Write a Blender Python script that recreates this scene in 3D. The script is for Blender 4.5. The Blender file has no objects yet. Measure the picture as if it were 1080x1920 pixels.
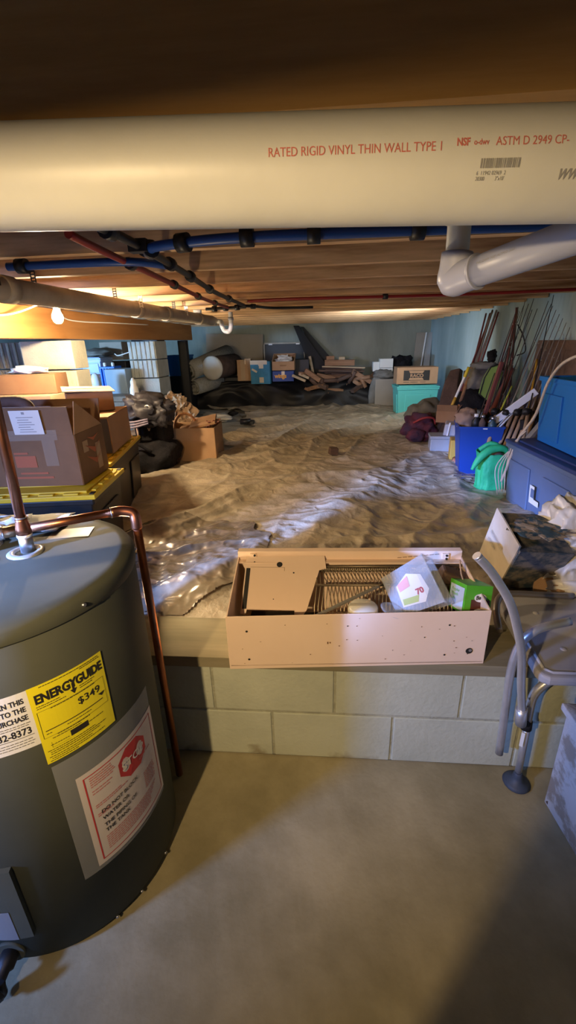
import bpy, bmesh, math, random
from mathutils import Vector, Matrix, Euler, noise
random.seed(7)
C = bpy.context.scene.collection
sc = bpy.context.scene
PI = math.pi
R = math.radians

# ------------------------------------------------------------------ camera
cam = bpy.data.cameras.new('camera'); co = bpy.data.objects.new('camera', cam); C.objects.link(co)
cam.sensor_fit = 'VERTICAL'; cam.sensor_height = 36.0; cam.lens = 36.0*825/1920
cam.clip_start = .02
CM = Matrix(((0.9965426590513181, -0.004050986418907793, 0.08298384300550518),
             (0.07885946599452125, 0.3605133336629506, -0.9294145043382339),
             (-0.02615173634746749, 0.9327452630596738, 0.35958637477767796)))
co.matrix_world = Matrix.Translation((0, 0, 1.365)) @ CM.to_4x4()
sc.camera = co
sc.view_settings.view_transform = 'Standard'; sc.view_settings.look = 'None'
sc.view_settings.gamma = 1; sc.view_settings.use_curve_mapping = False
sc.view_settings.exposure = 0.0

# ------------------------------------------------------------------ world and lights
w = bpy.data.worlds.new('world'); sc.world = w; w.use_nodes = True
w.node_tree.nodes['Background'].inputs[0].default_value = (.75, .8, 1, 1)
w.node_tree.nodes['Background'].inputs[1].default_value = 0.008
BULB_NEAR = 8; BULB_CRAWL = 2000; SPOT_W = 108; FLOOR_W = 4.5; UP_W = 10; BEAM_W = 4200
WINDOW_W = 115; DEEP_W = 150; CRAWL_FILL = 12
WARM = (1, .71, .37); WARM2 = (1, .77, .47); COOL = (.20, .37, 1)
def area(name, loc, to, sx, sy, watt, col):
    l = bpy.data.lights.new(name, 'AREA'); l.shape = 'RECTANGLE'; l.size = sx; l.size_y = sy
    l.energy = watt; l.color = col
    o = bpy.data.objects.new(name, l); C.objects.link(o); o.location = loc
    o.rotation_euler = (Vector(to)-Vector(loc)).to_track_quat('-Z', 'Y').to_euler()
    return o
area('daylight_basement_window', (-2.56, -.95, 1.42), (0.3, 1.25, .60), .30, .20, WINDOW_W, COOL)
area('daylight_crawl_vent', (-4.3, 3.3, 1.25), (-3.0, 6.2, 1.05), .4, .3, DEEP_W, (.35, .62, 1))
area('ledge_fill', (-.70, 1.25, .60), (.75, 1.75, 1.64), .12, .12, FLOOR_W, WARM2)  # added warm fill behind the heater for the joists and sill
area('bag_fill', (-1.62, 3.78, .80), (-.9, 4.1, 2.4), .2, .2, UP_W, WARM2)  # added upward fill hidden among the bags for the joist undersides
area('crawl_ceiling_fill', (.7, 4.9, 1.46), (.4, 8.0, 1.0), .9, .12, CRAWL_FILL, (.95, .97, 1))  # added fill under the joists, aimed at the back wall
sp = bpy.data.lights.new('work_spot', 'SPOT'); sp.energy = SPOT_W; sp.color = WARM; sp.spot_size = R(98); sp.spot_blend = 1.0; sp.shadow_soft_size = .02
so = bpy.data.objects.new('work_spot', sp); C.objects.link(so); so.location = (-.61, -.40, 1.46)
s2 = bpy.data.lights.new('daylight_boost', 'SPOT'); s2.energy = BEAM_W; s2.color = COOL; s2.spot_size = R(20); s2.spot_blend = .7; s2.shadow_soft_size = .06  # added cool spot boosting the blue light on the ground sheet
t2 = bpy.data.objects.new('daylight_boost', s2); C.objects.link(t2); t2.location = (-2.45, -.9, 1.54)
t2.rotation_euler = (Vector((.72, 2.50, .42))-t2.location).to_track_quat('-Z', 'Y').to_euler()
so.rotation_euler = (Vector((-.12, 1.25, .84))-so.location).to_track_quat('-Z', 'Y').to_euler()

# ------------------------------------------------------------------ materials
MATS = {}
def mat(name, col, rough=.7, metal=0, var=0, scale=8, bump=0, bscale=60, coat=0, trans=0, alpha=1,
        emit=None, es=0, col2=None, stretch=(1, 1, 1), spec=None, detail=5, ramp=(.35, .65)):
    if name in MATS: return MATS[name]
    m = bpy.data.materials.new(name); m.use_nodes = True; nt = m.node_tree; b = nt.nodes['Principled BSDF']
    b.inputs['Roughness'].default_value = rough; b.inputs['Metallic'].default_value = metal
    c = (*col, 1); b.inputs['Base Color'].default_value = c
    if spec is not None: b.inputs['Specular IOR Level'].default_value = spec
    if coat: b.inputs['Coat Weight'].default_value = coat; b.inputs['Coat Roughness'].default_value = .2
    if trans: b.inputs['Transmission Weight'].default_value = trans
    if alpha < 1: b.inputs['Alpha'].default_value = alpha
    if emit: b.inputs['Emission Color'].default_value = (*emit, 1); b.inputs['Emission Strength'].default_value = es
    if var or bump or col2:
        tc = nt.nodes.new('ShaderNodeTexCoord'); mp = nt.nodes.new('ShaderNodeMapping')
        mp.inputs['Scale'].default_value = stretch
        nt.links.new(tc.outputs['Object'], mp.inputs['Vector'])
        n1 = nt.nodes.new('ShaderNodeTexNoise'); n1.inputs['Scale'].default_value = scale
        n1.inputs['Detail'].default_value = detail; n1.inputs['Roughness'].default_value = .62
        nt.links.new(mp.outputs['Vector'], n1.inputs['Vector'])
        if var or col2:
            r = nt.nodes.new('ShaderNodeValToRGB')
            if col2: a, d = col, col2
            else: a, d = tuple(max(0, x*(1-var)) for x in col), tuple(min(1, x*(1+var)) for x in col)
            r.color_ramp.elements[0].position, r.color_ramp.elements[1].position = ramp
            r.color_ramp.elements[0].color = (*a, 1); r.color_ramp.elements[1].color = (*d, 1)
            nt.links.new(n1.outputs['Fac'], r.inputs['Fac']); nt.links.new(r.outputs['Color'], b.inputs['Base Color'])
        if bump:
            n2 = nt.nodes.new('ShaderNodeTexNoise'); n2.inputs['Scale'].default_value = bscale; n2.inputs['Detail'].default_value = 6
            nt.links.new(mp.outputs['Vector'], n2.inputs['Vector'])
            bp = nt.nodes.new('ShaderNodeBump'); bp.inputs['Strength'].default_value = bump; bp.inputs['Distance'].default_value = .01
            nt.links.new(n2.outputs['Fac'], bp.inputs['Height']); nt.links.new(bp.outputs['Normal'], b.inputs['Normal'])
    MATS[name] = m; return m

def wood(name, c1, c2, axis=0, scale=30, rough=.75, bump=.15):
    st = [1, 1, 1]; st[axis] = .08
    return mat(name, c1, rough, col2=c2, scale=scale, stretch=tuple(st), bump=bump, bscale=scale*2, ramp=(.3, .7))

M_floor = mat('concrete_floor', (.23, .195, .105), .85, col2=(.39, .335, .20), scale=3.2, bump=.25, bscale=25, detail=8)
M_block = mat('painted_block', (.42, .44, .34), .8, col2=(.52, .54, .42), scale=3, bump=.22, bscale=70)
nt = M_block.node_tree; pb = nt.nodes['Principled BSDF']; src = pb.inputs['Base Color'].links[0].from_socket
tc = nt.nodes.new('ShaderNodeTexCoord'); nz = nt.nodes.new('ShaderNodeTexNoise'); nz.inputs['Scale'].default_value = 5; nz.inputs['Detail'].default_value = 8
sx = nt.nodes.new('ShaderNodeSeparateXYZ'); mr = nt.nodes.new('ShaderNodeMapRange'); mr.inputs['From Min'].default_value = 0; mr.inputs['From Max'].default_value = .10
mr.inputs['To Min'].default_value = .58; mr.inputs['To Max'].default_value = .78
gt = nt.nodes.new('ShaderNodeMath'); gt.operation = 'SUBTRACT'; ml = nt.nodes.new('ShaderNodeMath'); ml.operation = 'MULTIPLY'; ml.inputs[1].default_value = 9; ml.use_clamp = True
mx = nt.nodes.new('ShaderNodeMixRGB'); mx.inputs[2].default_value = (.20, .15, .08, 1)
nt.links.new(tc.outputs['Object'], nz.inputs['Vector']); nt.links.new(tc.outputs['Object'], sx.inputs[0]); nt.links.new(sx.outputs['Z'], mr.inputs['Value'])
nt.links.new(nz.outputs['Fac'], gt.inputs[0]); nt.links.new(mr.outputs['Result'], gt.inputs[1]); nt.links.new(gt.outputs[0], ml.inputs[0]); nt.links.new(ml.outputs[0], mx.inputs[0])
nt.links.new(src, mx.inputs[1]); nt.links.new(mx.outputs[0], pb.inputs['Base Color'])
M_mortar = mat('painted_mortar', (.36, .36, .27), .9, var=.2, scale=12, bump=.5)
M_sill = wood('sill_wood', (.16, .14, .08), (.26, .225, .14), 0, 18)
M_backwall = mat('foundation_paint', (.22, .24, .20), .9, col2=(.34, .36, .30), scale=1.6, bump=.5, bscale=20, stretch=(1, 1, .35), detail=8)
M_rightwall = mat('foundation_paint_pale', (.26, .37, .39), .9, col2=(.40, .52, .54), scale=2.0, bump=.5, bscale=16, stretch=(1, 1, .25), detail=8)
M_joist = wood('joist_wood', (.30, .15, .06), (.88, .60, .33), 0, 22)
M_joist2 = wood('joist_wood_fresh', (.40, .22, .06), (.55, .32, .10), 0, 30)
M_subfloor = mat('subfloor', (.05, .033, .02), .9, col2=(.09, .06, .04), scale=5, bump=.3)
M_beam = wood('beam_wood', (.27, .11, .03), (.44, .21, .065), 1, 9)
M_conc = mat('grey_concrete', (.26, .26, .24), .9, col2=(.36, .36, .34), scale=6, bump=.4, bscale=60)
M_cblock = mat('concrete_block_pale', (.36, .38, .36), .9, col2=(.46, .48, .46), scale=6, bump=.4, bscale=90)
M_pvc = mat('cream_pvc', (.64, .63, .55), .42, col2=(.72, .71, .62), scale=4, ramp=(.25, .6), bump=.05, bscale=40)
M_pvcw = mat('white_pvc', (.38, .40, .50), .35)
M_pvcold = mat('dusty_grey_pipe', (.30, .26, .20), .6, col2=(.40, .35, .28), scale=7)
M_blackp = mat('black_plastic', (.012, .012, .014), .45)
M_bluepex = mat('blue_pex', (.01, .06, .26), .4); M_redpex = mat('red_pex', (.22, .012, .012), .4)
M_metal = mat('galvanised', (.52, .52, .52), .4, 1, var=.15)
M_alu = mat('aluminium_tube', (.66, .67, .70), .36, .75, var=.08, scale=20)
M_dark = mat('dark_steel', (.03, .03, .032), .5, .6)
M_tank = mat('tank_paint', (.068, .072, .054), .6, col2=(.088, .092, .070), scale=2.5, spec=.07, bump=.03, bscale=15)
M_copper = mat('copper', (.48, .19, .09), .33, 1, col2=(.26, .09, .045), scale=11, ramp=(.4, .75))
M_solder = mat('solder', (.60, .58, .54), .35, 1)
M_white = mat('white_plastic', (.78, .78, .77), .4); M_paper = mat('white_paper', (.72, .71, .66), .7)
M_yellowp = mat('yellow_label', (.80, .70, .02), .45); M_ink = mat('black_ink', (.02, .018, .015), .6)
M_redink = mat('red_ink', (.50, .035, .04), .6); M_redfade = mat('faded_red_ink', (.55, .20, .19), .6)
M_pipered = mat('pipe_red_print', (.62, .17, .13), .6); M_greyink = mat('grey_ink', (.30, .29, .27), .6)
M_film = mat('clear_film', (.50, .52, .56), .3, alpha=.35)
M_pink = mat('beige_enamel', (.80, .60, .44), .45, col2=(.84, .64, .48), scale=3, bump=.02)
M_rust = mat('rust_scratch', (.17, .075, .03), .8)
M_card = mat('cardboard', (.36, .21, .11), .85, col2=(.43, .26, .14), scale=4, bump=.05, bscale=120)
M_cardD = mat('cardboard_dark', (.24, .125, .06), .85, col2=(.30, .165, .08), scale=4)
M_cardL = mat('cardboard_light', (.38, .26, .155), .85, col2=(.45, .31, .19), scale=4)
M_tape = mat('packing_tape', (.62, .50, .34), .3)
M_ylid = mat('yellow_lid', (.78, .58, .03), .38, col2=(.66, .48, .02), scale=6)
M_bltote = mat('black_tote', (.010, .010, .011), .4)
M_fabric = mat('black_fabric', (.012, .011, .013), .9, spec=.2, var=.4, scale=14, bump=.5, bscale=60)
M_kraft = mat('kraft_paper', (.42, .27, .16), .85, col2=(.52, .36, .23), scale=8)
M_blackpoly = mat('black_poly', (.006, .006, .007), .42, spec=.2, bump=.25, bscale=14)
M_gray = mat('grey_plastic', (.30, .31, .32), .5, col2=(.36, .37, .38), scale=5)
M_greytote = mat('blue_grey_tote', (.08, .115, .19), .45, col2=(.10, .135, .21), scale=3)
M_bluetote = mat('blue_tote', (.01, .13, .42), .4); M_navy = mat('navy_plastic', (.012, .05, .25), .4)
M_navylid = mat('navy_lid', (.02, .04, .13), .45)
M_teal = mat('teal_tote', (.10, .48, .44), .42); M_green = mat('green_bag', (.02, .36, .13), .6, var=.15, scale=10, bump=.3)
M_lime = mat('lime_fabric', (.19, .30, .07), .8); M_carpet = mat('grey_carpet', (.26, .25, .22), .95, var=.25, scale=60, bump=.6, bscale=200)
M_bagw = mat('white_bag', (.66, .62, .54), .42, col2=(.72, .68, .60), scale=5, coat=.2)
M_woodr = wood('old_wood', (.20, .10, .05), (.36, .20, .11), 0, 30); M_woodd = wood('dark_wood', (.07, .04, .03), (.13, .075, .05), 0, 30)
M_woodp = wood('pale_wood', (.40, .30, .18), (.55, .42, .27), 0, 30); M_rod = mat('dark_rod', (.05, .04, .04), .5); M_rodr = mat('maroon_rod', (.16, .045, .045), .55)
M_shaft = mat('grey_shaft', (.22, .20, .19), .5); M_flaky = mat('flaky_white_paint', (.34, .28, .22), .85, col2=(.58, .55, .52), scale=9, bump=.4, ramp=(.42, .5))
M_rope = mat('pale_rope', (.50, .42, .33), .9, bump=.6, bscale=200); M_purple = mat('purple_fabric', (.035, .02, .05), .85, col2=(.12, .02, .035), scale=9, bump=.4)
M_rackw = mat('fin_metal', (.52, .44, .30), .45, .8); M_dust = mat('dusty_sheet', (.13, .12, .10), .8, col2=(.20, .19, .17), scale=5)
M_gold = mat('orange_yellow', (.50, .28, .03), .6); M_panel = mat('tan_panel', (.28, .24, .19), .8, col2=(.33, .29, .24), scale=2)
M_olive = mat('olive_fabric', (.15, .13, .09), .9, var=.2, scale=8); M_brown = mat('brown_fabric', (.10, .06, .045), .85, var=.3, scale=8, bump=.3)
M_greenbox = mat('green_print', (.10, .46, .03), .4); M_bluep = mat('pale_blue_print', (.55, .68, .90), .5); M_box_brown = mat('brown_print', (.10, .03, .02), .5)
M_clear = mat('clear_plastic', (.62, .68, .74), .14, alpha=.26, coat=.5)
M_seat = mat('chair_seat', (.34, .33, .34), .5, var=.08, scale=4); M_orangefur = mat('orange_brown', (.30, .12, .04), .9, col2=(.42, .19, .07), scale=9, bump=.5)

def ridged(m, scale, strength, dist, distortion=.6, stretch=(1, 1, 1)):
    nt = m.node_tree; b = nt.nodes['Principled BSDF']; old = b.inputs['Normal'].links[0].from_node if b.inputs['Normal'].links else None
    tc = nt.nodes.new('ShaderNodeTexCoord'); mp = nt.nodes.new('ShaderNodeMapping'); mp.inputs['Scale'].default_value = stretch
    n = nt.nodes.new('ShaderNodeTexNoise'); n.noise_type = 'RIDGED_MULTIFRACTAL'; n.inputs['Scale'].default_value = scale; n.inputs['Detail'].default_value = 4
    n.inputs['Distortion'].default_value = distortion; n.inputs['Lacunarity'].default_value = 2.3
    bp = nt.nodes.new('ShaderNodeBump'); bp.inputs['Strength'].default_value = strength; bp.inputs['Distance'].default_value = dist
    nt.links.new(tc.outputs['Object'], mp.inputs['Vector']); nt.links.new(mp.outputs['Vector'], n.inputs['Vector']); nt.links.new(n.outputs['Fac'], bp.inputs['Height'])
    if old: nt.links.new(old.outputs['Normal'], bp.inputs['Normal'])
    nt.links.new(bp.outputs['Normal'], b.inputs['Normal'])

# ------------------------------------------------------------------ mesh helpers
def rotm(rot): return Euler(rot).to_matrix() if not isinstance(rot, Matrix) else rot.to_3x3()
class B:
    def __init__(s): s.bm = bmesh.new()
    def box(s, c, d, rot=(0, 0, 0), mi=0, top=1.0, top2=None):
        m = rotm(rot); v = []
        for z in (-.5, .5):
            for x, y in ((-.5, -.5), (.5, -.5), (.5, .5), (-.5, .5)):
                k = top if z > 0 else 1; k2 = (top2 if top2 is not None else top) if z > 0 else 1
                v.append(s.bm.verts.new(Vector(c)+m @ Vector((x*d[0]*k, y*d[1]*k2, z*d[2]))))
        for f in ((3, 2, 1, 0), (4, 5, 6, 7), (0, 1, 5, 4), (1, 2, 6, 5), (2, 3, 7, 6), (3, 0, 4, 7)):
            s.bm.faces.new([v[i] for i in f]).material_index = mi
        return s
    def hexa(s, p, mi=0):      # 8 points: bottom loop then top loop
        v = [s.bm.verts.new(q) for q in p]
        for f in ((3, 2, 1, 0), (4, 5, 6, 7), (0, 1, 5, 4), (1, 2, 6, 5), (2, 3, 7, 6), (3, 0, 4, 7)):
            s.bm.faces.new([v[i] for i in f]).material_index = mi
        return s
    def tube(s, pts, r, n=12, mi=0, caps=True):
        pts = [Vector(p) for p in pts]; rr = r if isinstance(r, (list, tuple)) else [r]*len(pts)
        rings = []; prev = None
        for i, p in enumerate(pts):
            a = pts[max(i-1, 0)]; b = pts[min(i+1, len(pts)-1)]; t = (b-a).normalized()
            if prev is None:
                u = t.orthogonal().normalized()
            else:
                u = (prev - t*prev.dot(t)).normalized()
            prev = u; v = t.cross(u)
            rings.append([s.bm.verts.new(p+(u*math.cos(2*PI*k/n)+v*math.sin(2*PI*k/n))*rr[i]) for k in range(n)])
        for a, b in zip(rings, rings[1:]):
            for k in range(n):
                f = s.bm.faces.new((a[k], a[(k+1) % n], b[(k+1) % n], b[k])); f.smooth = True; f.material_index = mi
        if caps:
            for ring, rev in ((rings[0], True), (rings[-1], False)):
                f = s.bm.faces.new(ring[::-1] if rev else ring); f.material_index = mi
        return s
    def lathe(s, prof, n=32, M=None, mi=0, closed=True):
        M = M or Matrix.Identity(4); rings = []
        for r, z in prof:
            rings.append([s.bm.verts.new(M @ Vector((r*math.cos(2*PI*k/n), r*math.sin(2*PI*k/n), z))) for k in range(n)])
        for a, b in zip(rings, rings[1:]):
            for k in range(n):
                f = s.bm.faces.new((a[k], a[(k+1) % n], b[(k+1) % n], b[k])); f.smooth = True; f.material_index = mi
        if closed:
            s.bm.faces.new(rings[0][::-1]).material_index = mi; s.bm.faces.new(rings[-1]).material_index = mi
        return s
    def prism(s, outline, depth, M=None, mi=0):   # outline in local xy, extruded along z 0..depth
        M = M or Matrix.Identity(4)
        a = [s.bm.verts.new(M @ Vector((x, y, 0))) for x, y in outline]; b = [s.bm.verts.new(M @ Vector((x, y, depth))) for x, y in outline]
        s.bm.faces.new(a[::-1]).material_index = mi; s.bm.faces.new(b).material_index = mi
        n = len(a)
        for k in range(n): s.bm.faces.new((a[k], a[(k+1) % n], b[(k+1) % n], b[k])).material_index = mi
        return s
    def grid(s, f, nu, nv, mi=0, keep=None, thick=0):
        vs = [[s.bm.verts.new(f(i/nu, j/nv)) for j in range(nv+1)] for i in range(nu+1)]
        for i in range(nu):
            for j in range(nv):
                if keep and not keep((i+.5)/nu, (j+.5)/nv): continue
                q = s.bm.faces.new((vs[i][j], vs[i+1][j], vs[i+1][j+1], vs[i][j+1])); q.smooth = True; q.material_index = mi
        return s
    def blob(s, c, rad, amp=.15, freq=3, seed=0, sub=3, rot=(0, 0, 0), flat=None, smooth=True, mi=0, sq=1.0, ridge=False):
        t = bmesh.new(); bmesh.ops.create_icosphere(t, subdivisions=sub, radius=1)
        m = rotm(rot); off = Vector((seed*3.7, seed*1.3, seed*2.1)); mp = {}
        for v in t.verts:
            p = v.co.copy()
            if sq != 1.0: p = Vector([math.copysign(abs(a)**sq, a) for a in p])
            nn = noise.noise(v.co*freq+off); 
            if ridge: nn = (1-2*abs(nn)*1.8)*.7+.3*noise.noise(v.co*freq*3+off)
            k = 1+amp*nn*1.6+amp*.4*noise.noise(v.co*freq*2.7+off)
            q = m @ Vector((p.x*rad[0]*k, p.y*rad[1]*k, p.z*rad[2]*k))+Vector(c)
            if flat is not None and q.z < flat: q.z = flat
            mp[v.index] = s.bm.verts.new(q)
        for f in t.faces:
            g = s.bm.faces.new([mp[v.index] for v in f.verts]); g.smooth = smooth; g.material_index = mi
        t.free(); return s
    def obj(s, name, m, parent=None, bev=0, bevseg=2, solid=0, dedupe=False, base=True):
        if dedupe:
            for v in [v for v in s.bm.verts if not v.link_faces]: s.bm.verts.remove(v)
        bmesh.ops.recalc_face_normals(s.bm, faces=s.bm.faces) if not dedupe else None
        loc = Vector((0, 0, 0))
        if parent is None and base and len(s.bm.verts):
            xs = [v.co.x for v in s.bm.verts]; ys = [v.co.y for v in s.bm.verts]; zs = [v.co.z for v in s.bm.verts]
            loc = Vector(((min(xs)+max(xs))/2, (min(ys)+max(ys))/2, min(zs)))
            bmesh.ops.translate(s.bm, vec=-loc, verts=s.bm.verts)
        me = bpy.data.meshes.new(name); s.bm.to_mesh(me); s.bm.free()
        o = bpy.data.objects.new(name, me); C.objects.link(o); o.location = loc
        for q in (m if isinstance(m, (list, tuple)) else [m]): me.materials.append(q)
        if parent is not None:
            r = parent; r0 = r
            while r0.parent: r0 = r0.parent
            off = wloc.get(r0.name)
            o.parent = parent
            if off is not None: me.transform(off.inverted())
        if bev:
            q = o.modifiers.new('bevel', 'BEVEL'); q.width = bev; q.segments = bevseg; q.limit_method = 'ANGLE'; q.angle_limit = R(40)
        if solid:
            q = o.modifiers.new('solid', 'SOLIDIFY'); q.thickness = solid; q.offset = 0
        return o
wloc = {}
def thing(name, label, cat, loc=(0, 0, 0), group=None, rz=0):
    """an Empty at the base; its parts are modelled in world coordinates (local=False) or local ones"""
    o = bpy.data.objects.new(name, None); C.objects.link(o); o.location = loc; o.rotation_euler = (0, 0, rz)
    o.empty_display_size = .05
    o['label'] = label; o['category'] = cat
    if group: o['group'] = group
    wloc[o.name] = Matrix.Translation(loc) @ Matrix.Rotation(rz, 4, 'Z')
    return o
def lthing(*a, **k):       # parts modelled in local coordinates
    o = thing(*a, **k); wloc.pop(o.name); return o
def tag(o, label, cat, group=None):
    o['label'] = label; o['category'] = cat
    if group: o['group'] = group
    return o
def struct(o): o['kind'] = 'structure'; return o
def dup(root, loc, rz=None, label=None, rot=None):
    r = root.copy(); C.objects.link(r); r.location = loc
    if rz is not None: r.rotation_euler = (r.rotation_euler[0], r.rotation_euler[1], rz)
    if rot is not None: r.rotation_euler = rot
    if label: r['label'] = label
    for ch in list(root.children):
        c = ch.copy(); C.objects.link(c); c.parent = r
        for g in ch.children:
            d = g.copy(); C.objects.link(d); d.parent = c
    return r
def spline(pts, n=6):
    """Catmull-Rom through the points"""
    P = [Vector(p) for p in pts]; P = [P[0]*2-P[1]]+P+[P[-1]*2-P[-2]]; out = []
    for i in range(1, len(P)-2):
        for k in range(n):
            t = k/n; a, b, c, d = P[i-1:i+3]
            out.append(.5*((2*b)+(-a+c)*t+(2*a-5*b+4*c-d)*t*t+(-a+3*b-3*c+d)*t**3))
    out.append(P[-2]); return out
# lettering: font outlines turned into thin meshes laid on a surface by a mapping (u, v) -> point
def letters(b, txt, size, fn, align='LEFT', mi=0, sx=1.0, bold=0.0):
    cu = bpy.data.curves.new('lettering', 'FONT'); cu.body = txt; cu.size = size; cu.align_x = align; cu.offset = bold
    cu.resolution_u = 3
    t = bpy.data.objects.new('lettering', cu); C.objects.link(t)
    bpy.context.view_layer.update()
    me = bpy.data.meshes.new_from_object(t.evaluated_get(bpy.context.evaluated_depsgraph_get()))
    vs = [b.bm.verts.new(fn(v.co.x*sx, v.co.y)) for v in me.vertices]
    for p in me.polygons:
        try: b.bm.faces.new([vs[i] for i in p.vertices]).material_index = mi
        except ValueError: pass
    bpy.data.objects.remove(t); bpy.data.curves.remove(cu); bpy.data.meshes.remove(me)
def quad(b, fn, u0, v0, u1, v1, mi=0, nu=1, nv=1, sk=0):
    g = [[b.bm.verts.new(fn(u0+(u1-u0)*i/nu+sk*(v0+(v1-v0)*j/nv), v0+(v1-v0)*j/nv)) for j in range(nv+1)] for i in range(nu+1)]
    for i in range(nu):
        for j in range(nv): b.bm.faces.new((g[i][j], g[i+1][j], g[i+1][j+1], g[i][j+1])).material_index = mi
def planefn(o, u, v, lift=.0008):
    o, u, v = Vector(o), Vector(u).normalized(), Vector(v).normalized(); n = u.cross(v)
    return lambda a, b: o+u*a+v*b+n*lift
# ------------------------------------------------------------------ the room
XL, XR, YB, YF = -4.6, 1.74, 8.05, -2.6
def slab(name, c, d, m, **k): return struct(B().box(c, d).obj(name, m, **k))
slab('floor', ((-1.3+1.74)/2-.2, -.74, -.05), (6.4, 3.76, .1), M_floor)
slab('floor_crawlspace', (-1.43, 4.72, .30), (6.5, 6.8, .2), M_conc)
slab('wall_back', (-1.43, 8.12, 1.1), (6.6, .14, 1.7), M_backwall)
slab('wall_right', (1.81, 2.7, .95), (.14, 10.8, 2.0), M_rightwall)
slab('wall_left', (-4.67, 4.7, 1.1), (.14, 6.9, 1.7), M_rightwall)
slab('wall_basement_left', (-2.72, -.72, .95), (.14, 3.7, 1.95), M_conc)
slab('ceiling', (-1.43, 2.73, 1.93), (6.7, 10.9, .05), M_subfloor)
# knee wall of painted block, two courses on the basement floor
b = B(); b.box((-.5, 1.235, .195), (4.5, .19, .39), mi=1)
for cse, (z0, off) in enumerate(((.004, -.175), (.206, .035))):
    x = off-.404*6
    while x < 1.8:
        x0, x1 = max(x+.004, -2.7), min(x+.400, 1.73)
        if x1-x0 > .02: b.box(((x0+x1)/2, 1.140, z0+.0955), (x1-x0, .008, .192))
        x += .404
struct(b.obj('wall_knee', [M_block, M_mortar], bev=.003))
b = B(); b.box((-.5, 1.228, .412), (4.48, .215, .04)); struct(b.obj('trim_1', M_sill, bev=.002))
b = B(); b.box((1.70, 2.2, 1.56), (.07, 1.9, .09)); struct(b.obj('trim_2', M_woodd))

# joists
for k in range(-2, 19):
    y = .722+.406*k
    if y > 7.98: continue
    b = B(); b.box((-1.43, y, 1.77), (6.32, .04, .26))
    o = b.obj('floor_joist', M_joist2 if k == 0 else M_joist)
    if k == 0: tag(o, 'golden floor joist right above and behind the big cream pipe', 'joist')
    else: tag(o, 'brown wooden floor joist running side to side under the dark subfloor', 'joist', 'floor joists overhead')

# main beam on piers
b = B(); b.box((-2.01, 4.0, 1.533), (.15, 5.55, .20))
tag(b.obj('support_beam', M_beam, bev=.003), 'long orange-lit timber support beam under the joists behind the glowing bulb', 'beam')
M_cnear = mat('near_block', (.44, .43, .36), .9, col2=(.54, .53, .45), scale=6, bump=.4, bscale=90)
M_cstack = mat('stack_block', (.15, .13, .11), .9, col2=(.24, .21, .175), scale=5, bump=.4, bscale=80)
def pier(x, y, lab, face, wd=.39):
    t = thing('block_pier', lab, 'pier', (x, y, .40))
    for k in range(5):
        b = B(); z0 = .402+.205*k
        b.box((x, y+(0 if not face else -.09), z0+.1), (wd, .38 if not face else .2, .195))
        if k % 2 == 1 or (k == 4 and not face):   # fluted split-face courses
            for q in range(6): b.box((x-wd*.42+wd*.168*q, y-.193, z0+.1), (.03, .012, .190))
        b.obj('concrete_block', M_cnear if face else M_cblock, t, bev=.005)
pier(-2.01, 3.43, 'pale concrete block pier brightly lit beside the glowing bulb', True)
pier(-2.11, 5.45, 'bluish concrete block pier further back under the end of the timber beam', False, .325)
tag(B().box((-2.05, 6.66, .92), (.12, .12, 1.02)).obj('support_post', M_dark, bev=.004), 'dark square post under the far end of the timber beam', 'post')
# stack of blocks to the left of the near pier
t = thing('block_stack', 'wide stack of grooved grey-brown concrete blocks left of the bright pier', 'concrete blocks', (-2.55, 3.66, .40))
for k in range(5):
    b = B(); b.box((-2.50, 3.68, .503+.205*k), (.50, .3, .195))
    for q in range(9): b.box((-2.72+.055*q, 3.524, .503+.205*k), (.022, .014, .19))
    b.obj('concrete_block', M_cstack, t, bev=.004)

# ------------------------------------------------------------------ plastic ground sheet
def fold(x, y):
    wx = x+.25*noise.noise(Vector((x*1.1, y*1.1, 3))); wy = y+.25*noise.noise(Vector((x*1.1, y*1.1, 9)))
    h = 0
    for a, f, am, s in ((.95, 1.5, .044, 1), (.45, 3.0, .018, 5), (1.3, 2.6, .016, 8), (-.35, 5.5, .007, 12)):
        u = wx*math.cos(a)+wy*math.sin(a); v = -wx*math.sin(a)+wy*math.cos(a)
        n = noise.noise(Vector((v*f, u*f*.32, s)))
        h += am*max(0, 1-abs(n)*4.5)**1.4
    h += .006*noise.noise(Vector((x*11, y*11, 1)))+.003*noise.noise(Vector((x*27, y*27, 2)))
    return h
def sheet_h(x, y):
    h = .414+fold(x, y)
    k = min(1, max(0, (y-1.34)/.18)); h = .412+(h-.412)*k
    if y > 6.9: h += .03*min(1, (y-6.9)/.4)
    return h
SX0, SX1, SY0, SY1 = -2.1, 1.72, 1.335, 7.35
def sk(u, v):
    x = SX0+(SX1-SX0)*u; y = SY0+(SY1-SY0)*(v**1.25)
    lim = -2.1 if y < 3.75 else (-1.00+.12*math.sin(y*5)+.05*math.sin(y*17)-(.0 if y < 6.2 else (y-6.2)*1.0))
    return x > lim
b = B(); b.grid(lambda u, v: (SX0+(SX1-SX0)*u, SY0+(SY1-SY0)*(v**1.25), sheet_h(SX0+(SX1-SX0)*u, SY0+(SY1-SY0)*(v**1.25))), 330, 460, keep=sk)
M_sheet = mat('poly_sheet', (.29, .235, .155), .42, col2=(.50, .42, .31), scale=4.5, bump=.35, bscale=70, detail=9, coat=.15)
ridged(M_sheet, 5.5, .8, .03, 1.2); ridged(M_sheet, 15, .5, .012, .8)
M_sheet.node_tree.nodes['Principled BSDF'].inputs['Roughness'].default_value = .5
tag(b.obj('plastic_sheet', M_sheet, dedupe=True), 'wrinkled dusty tan plastic sheeting spread over the crawl space floor', 'plastic sheeting')
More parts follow.
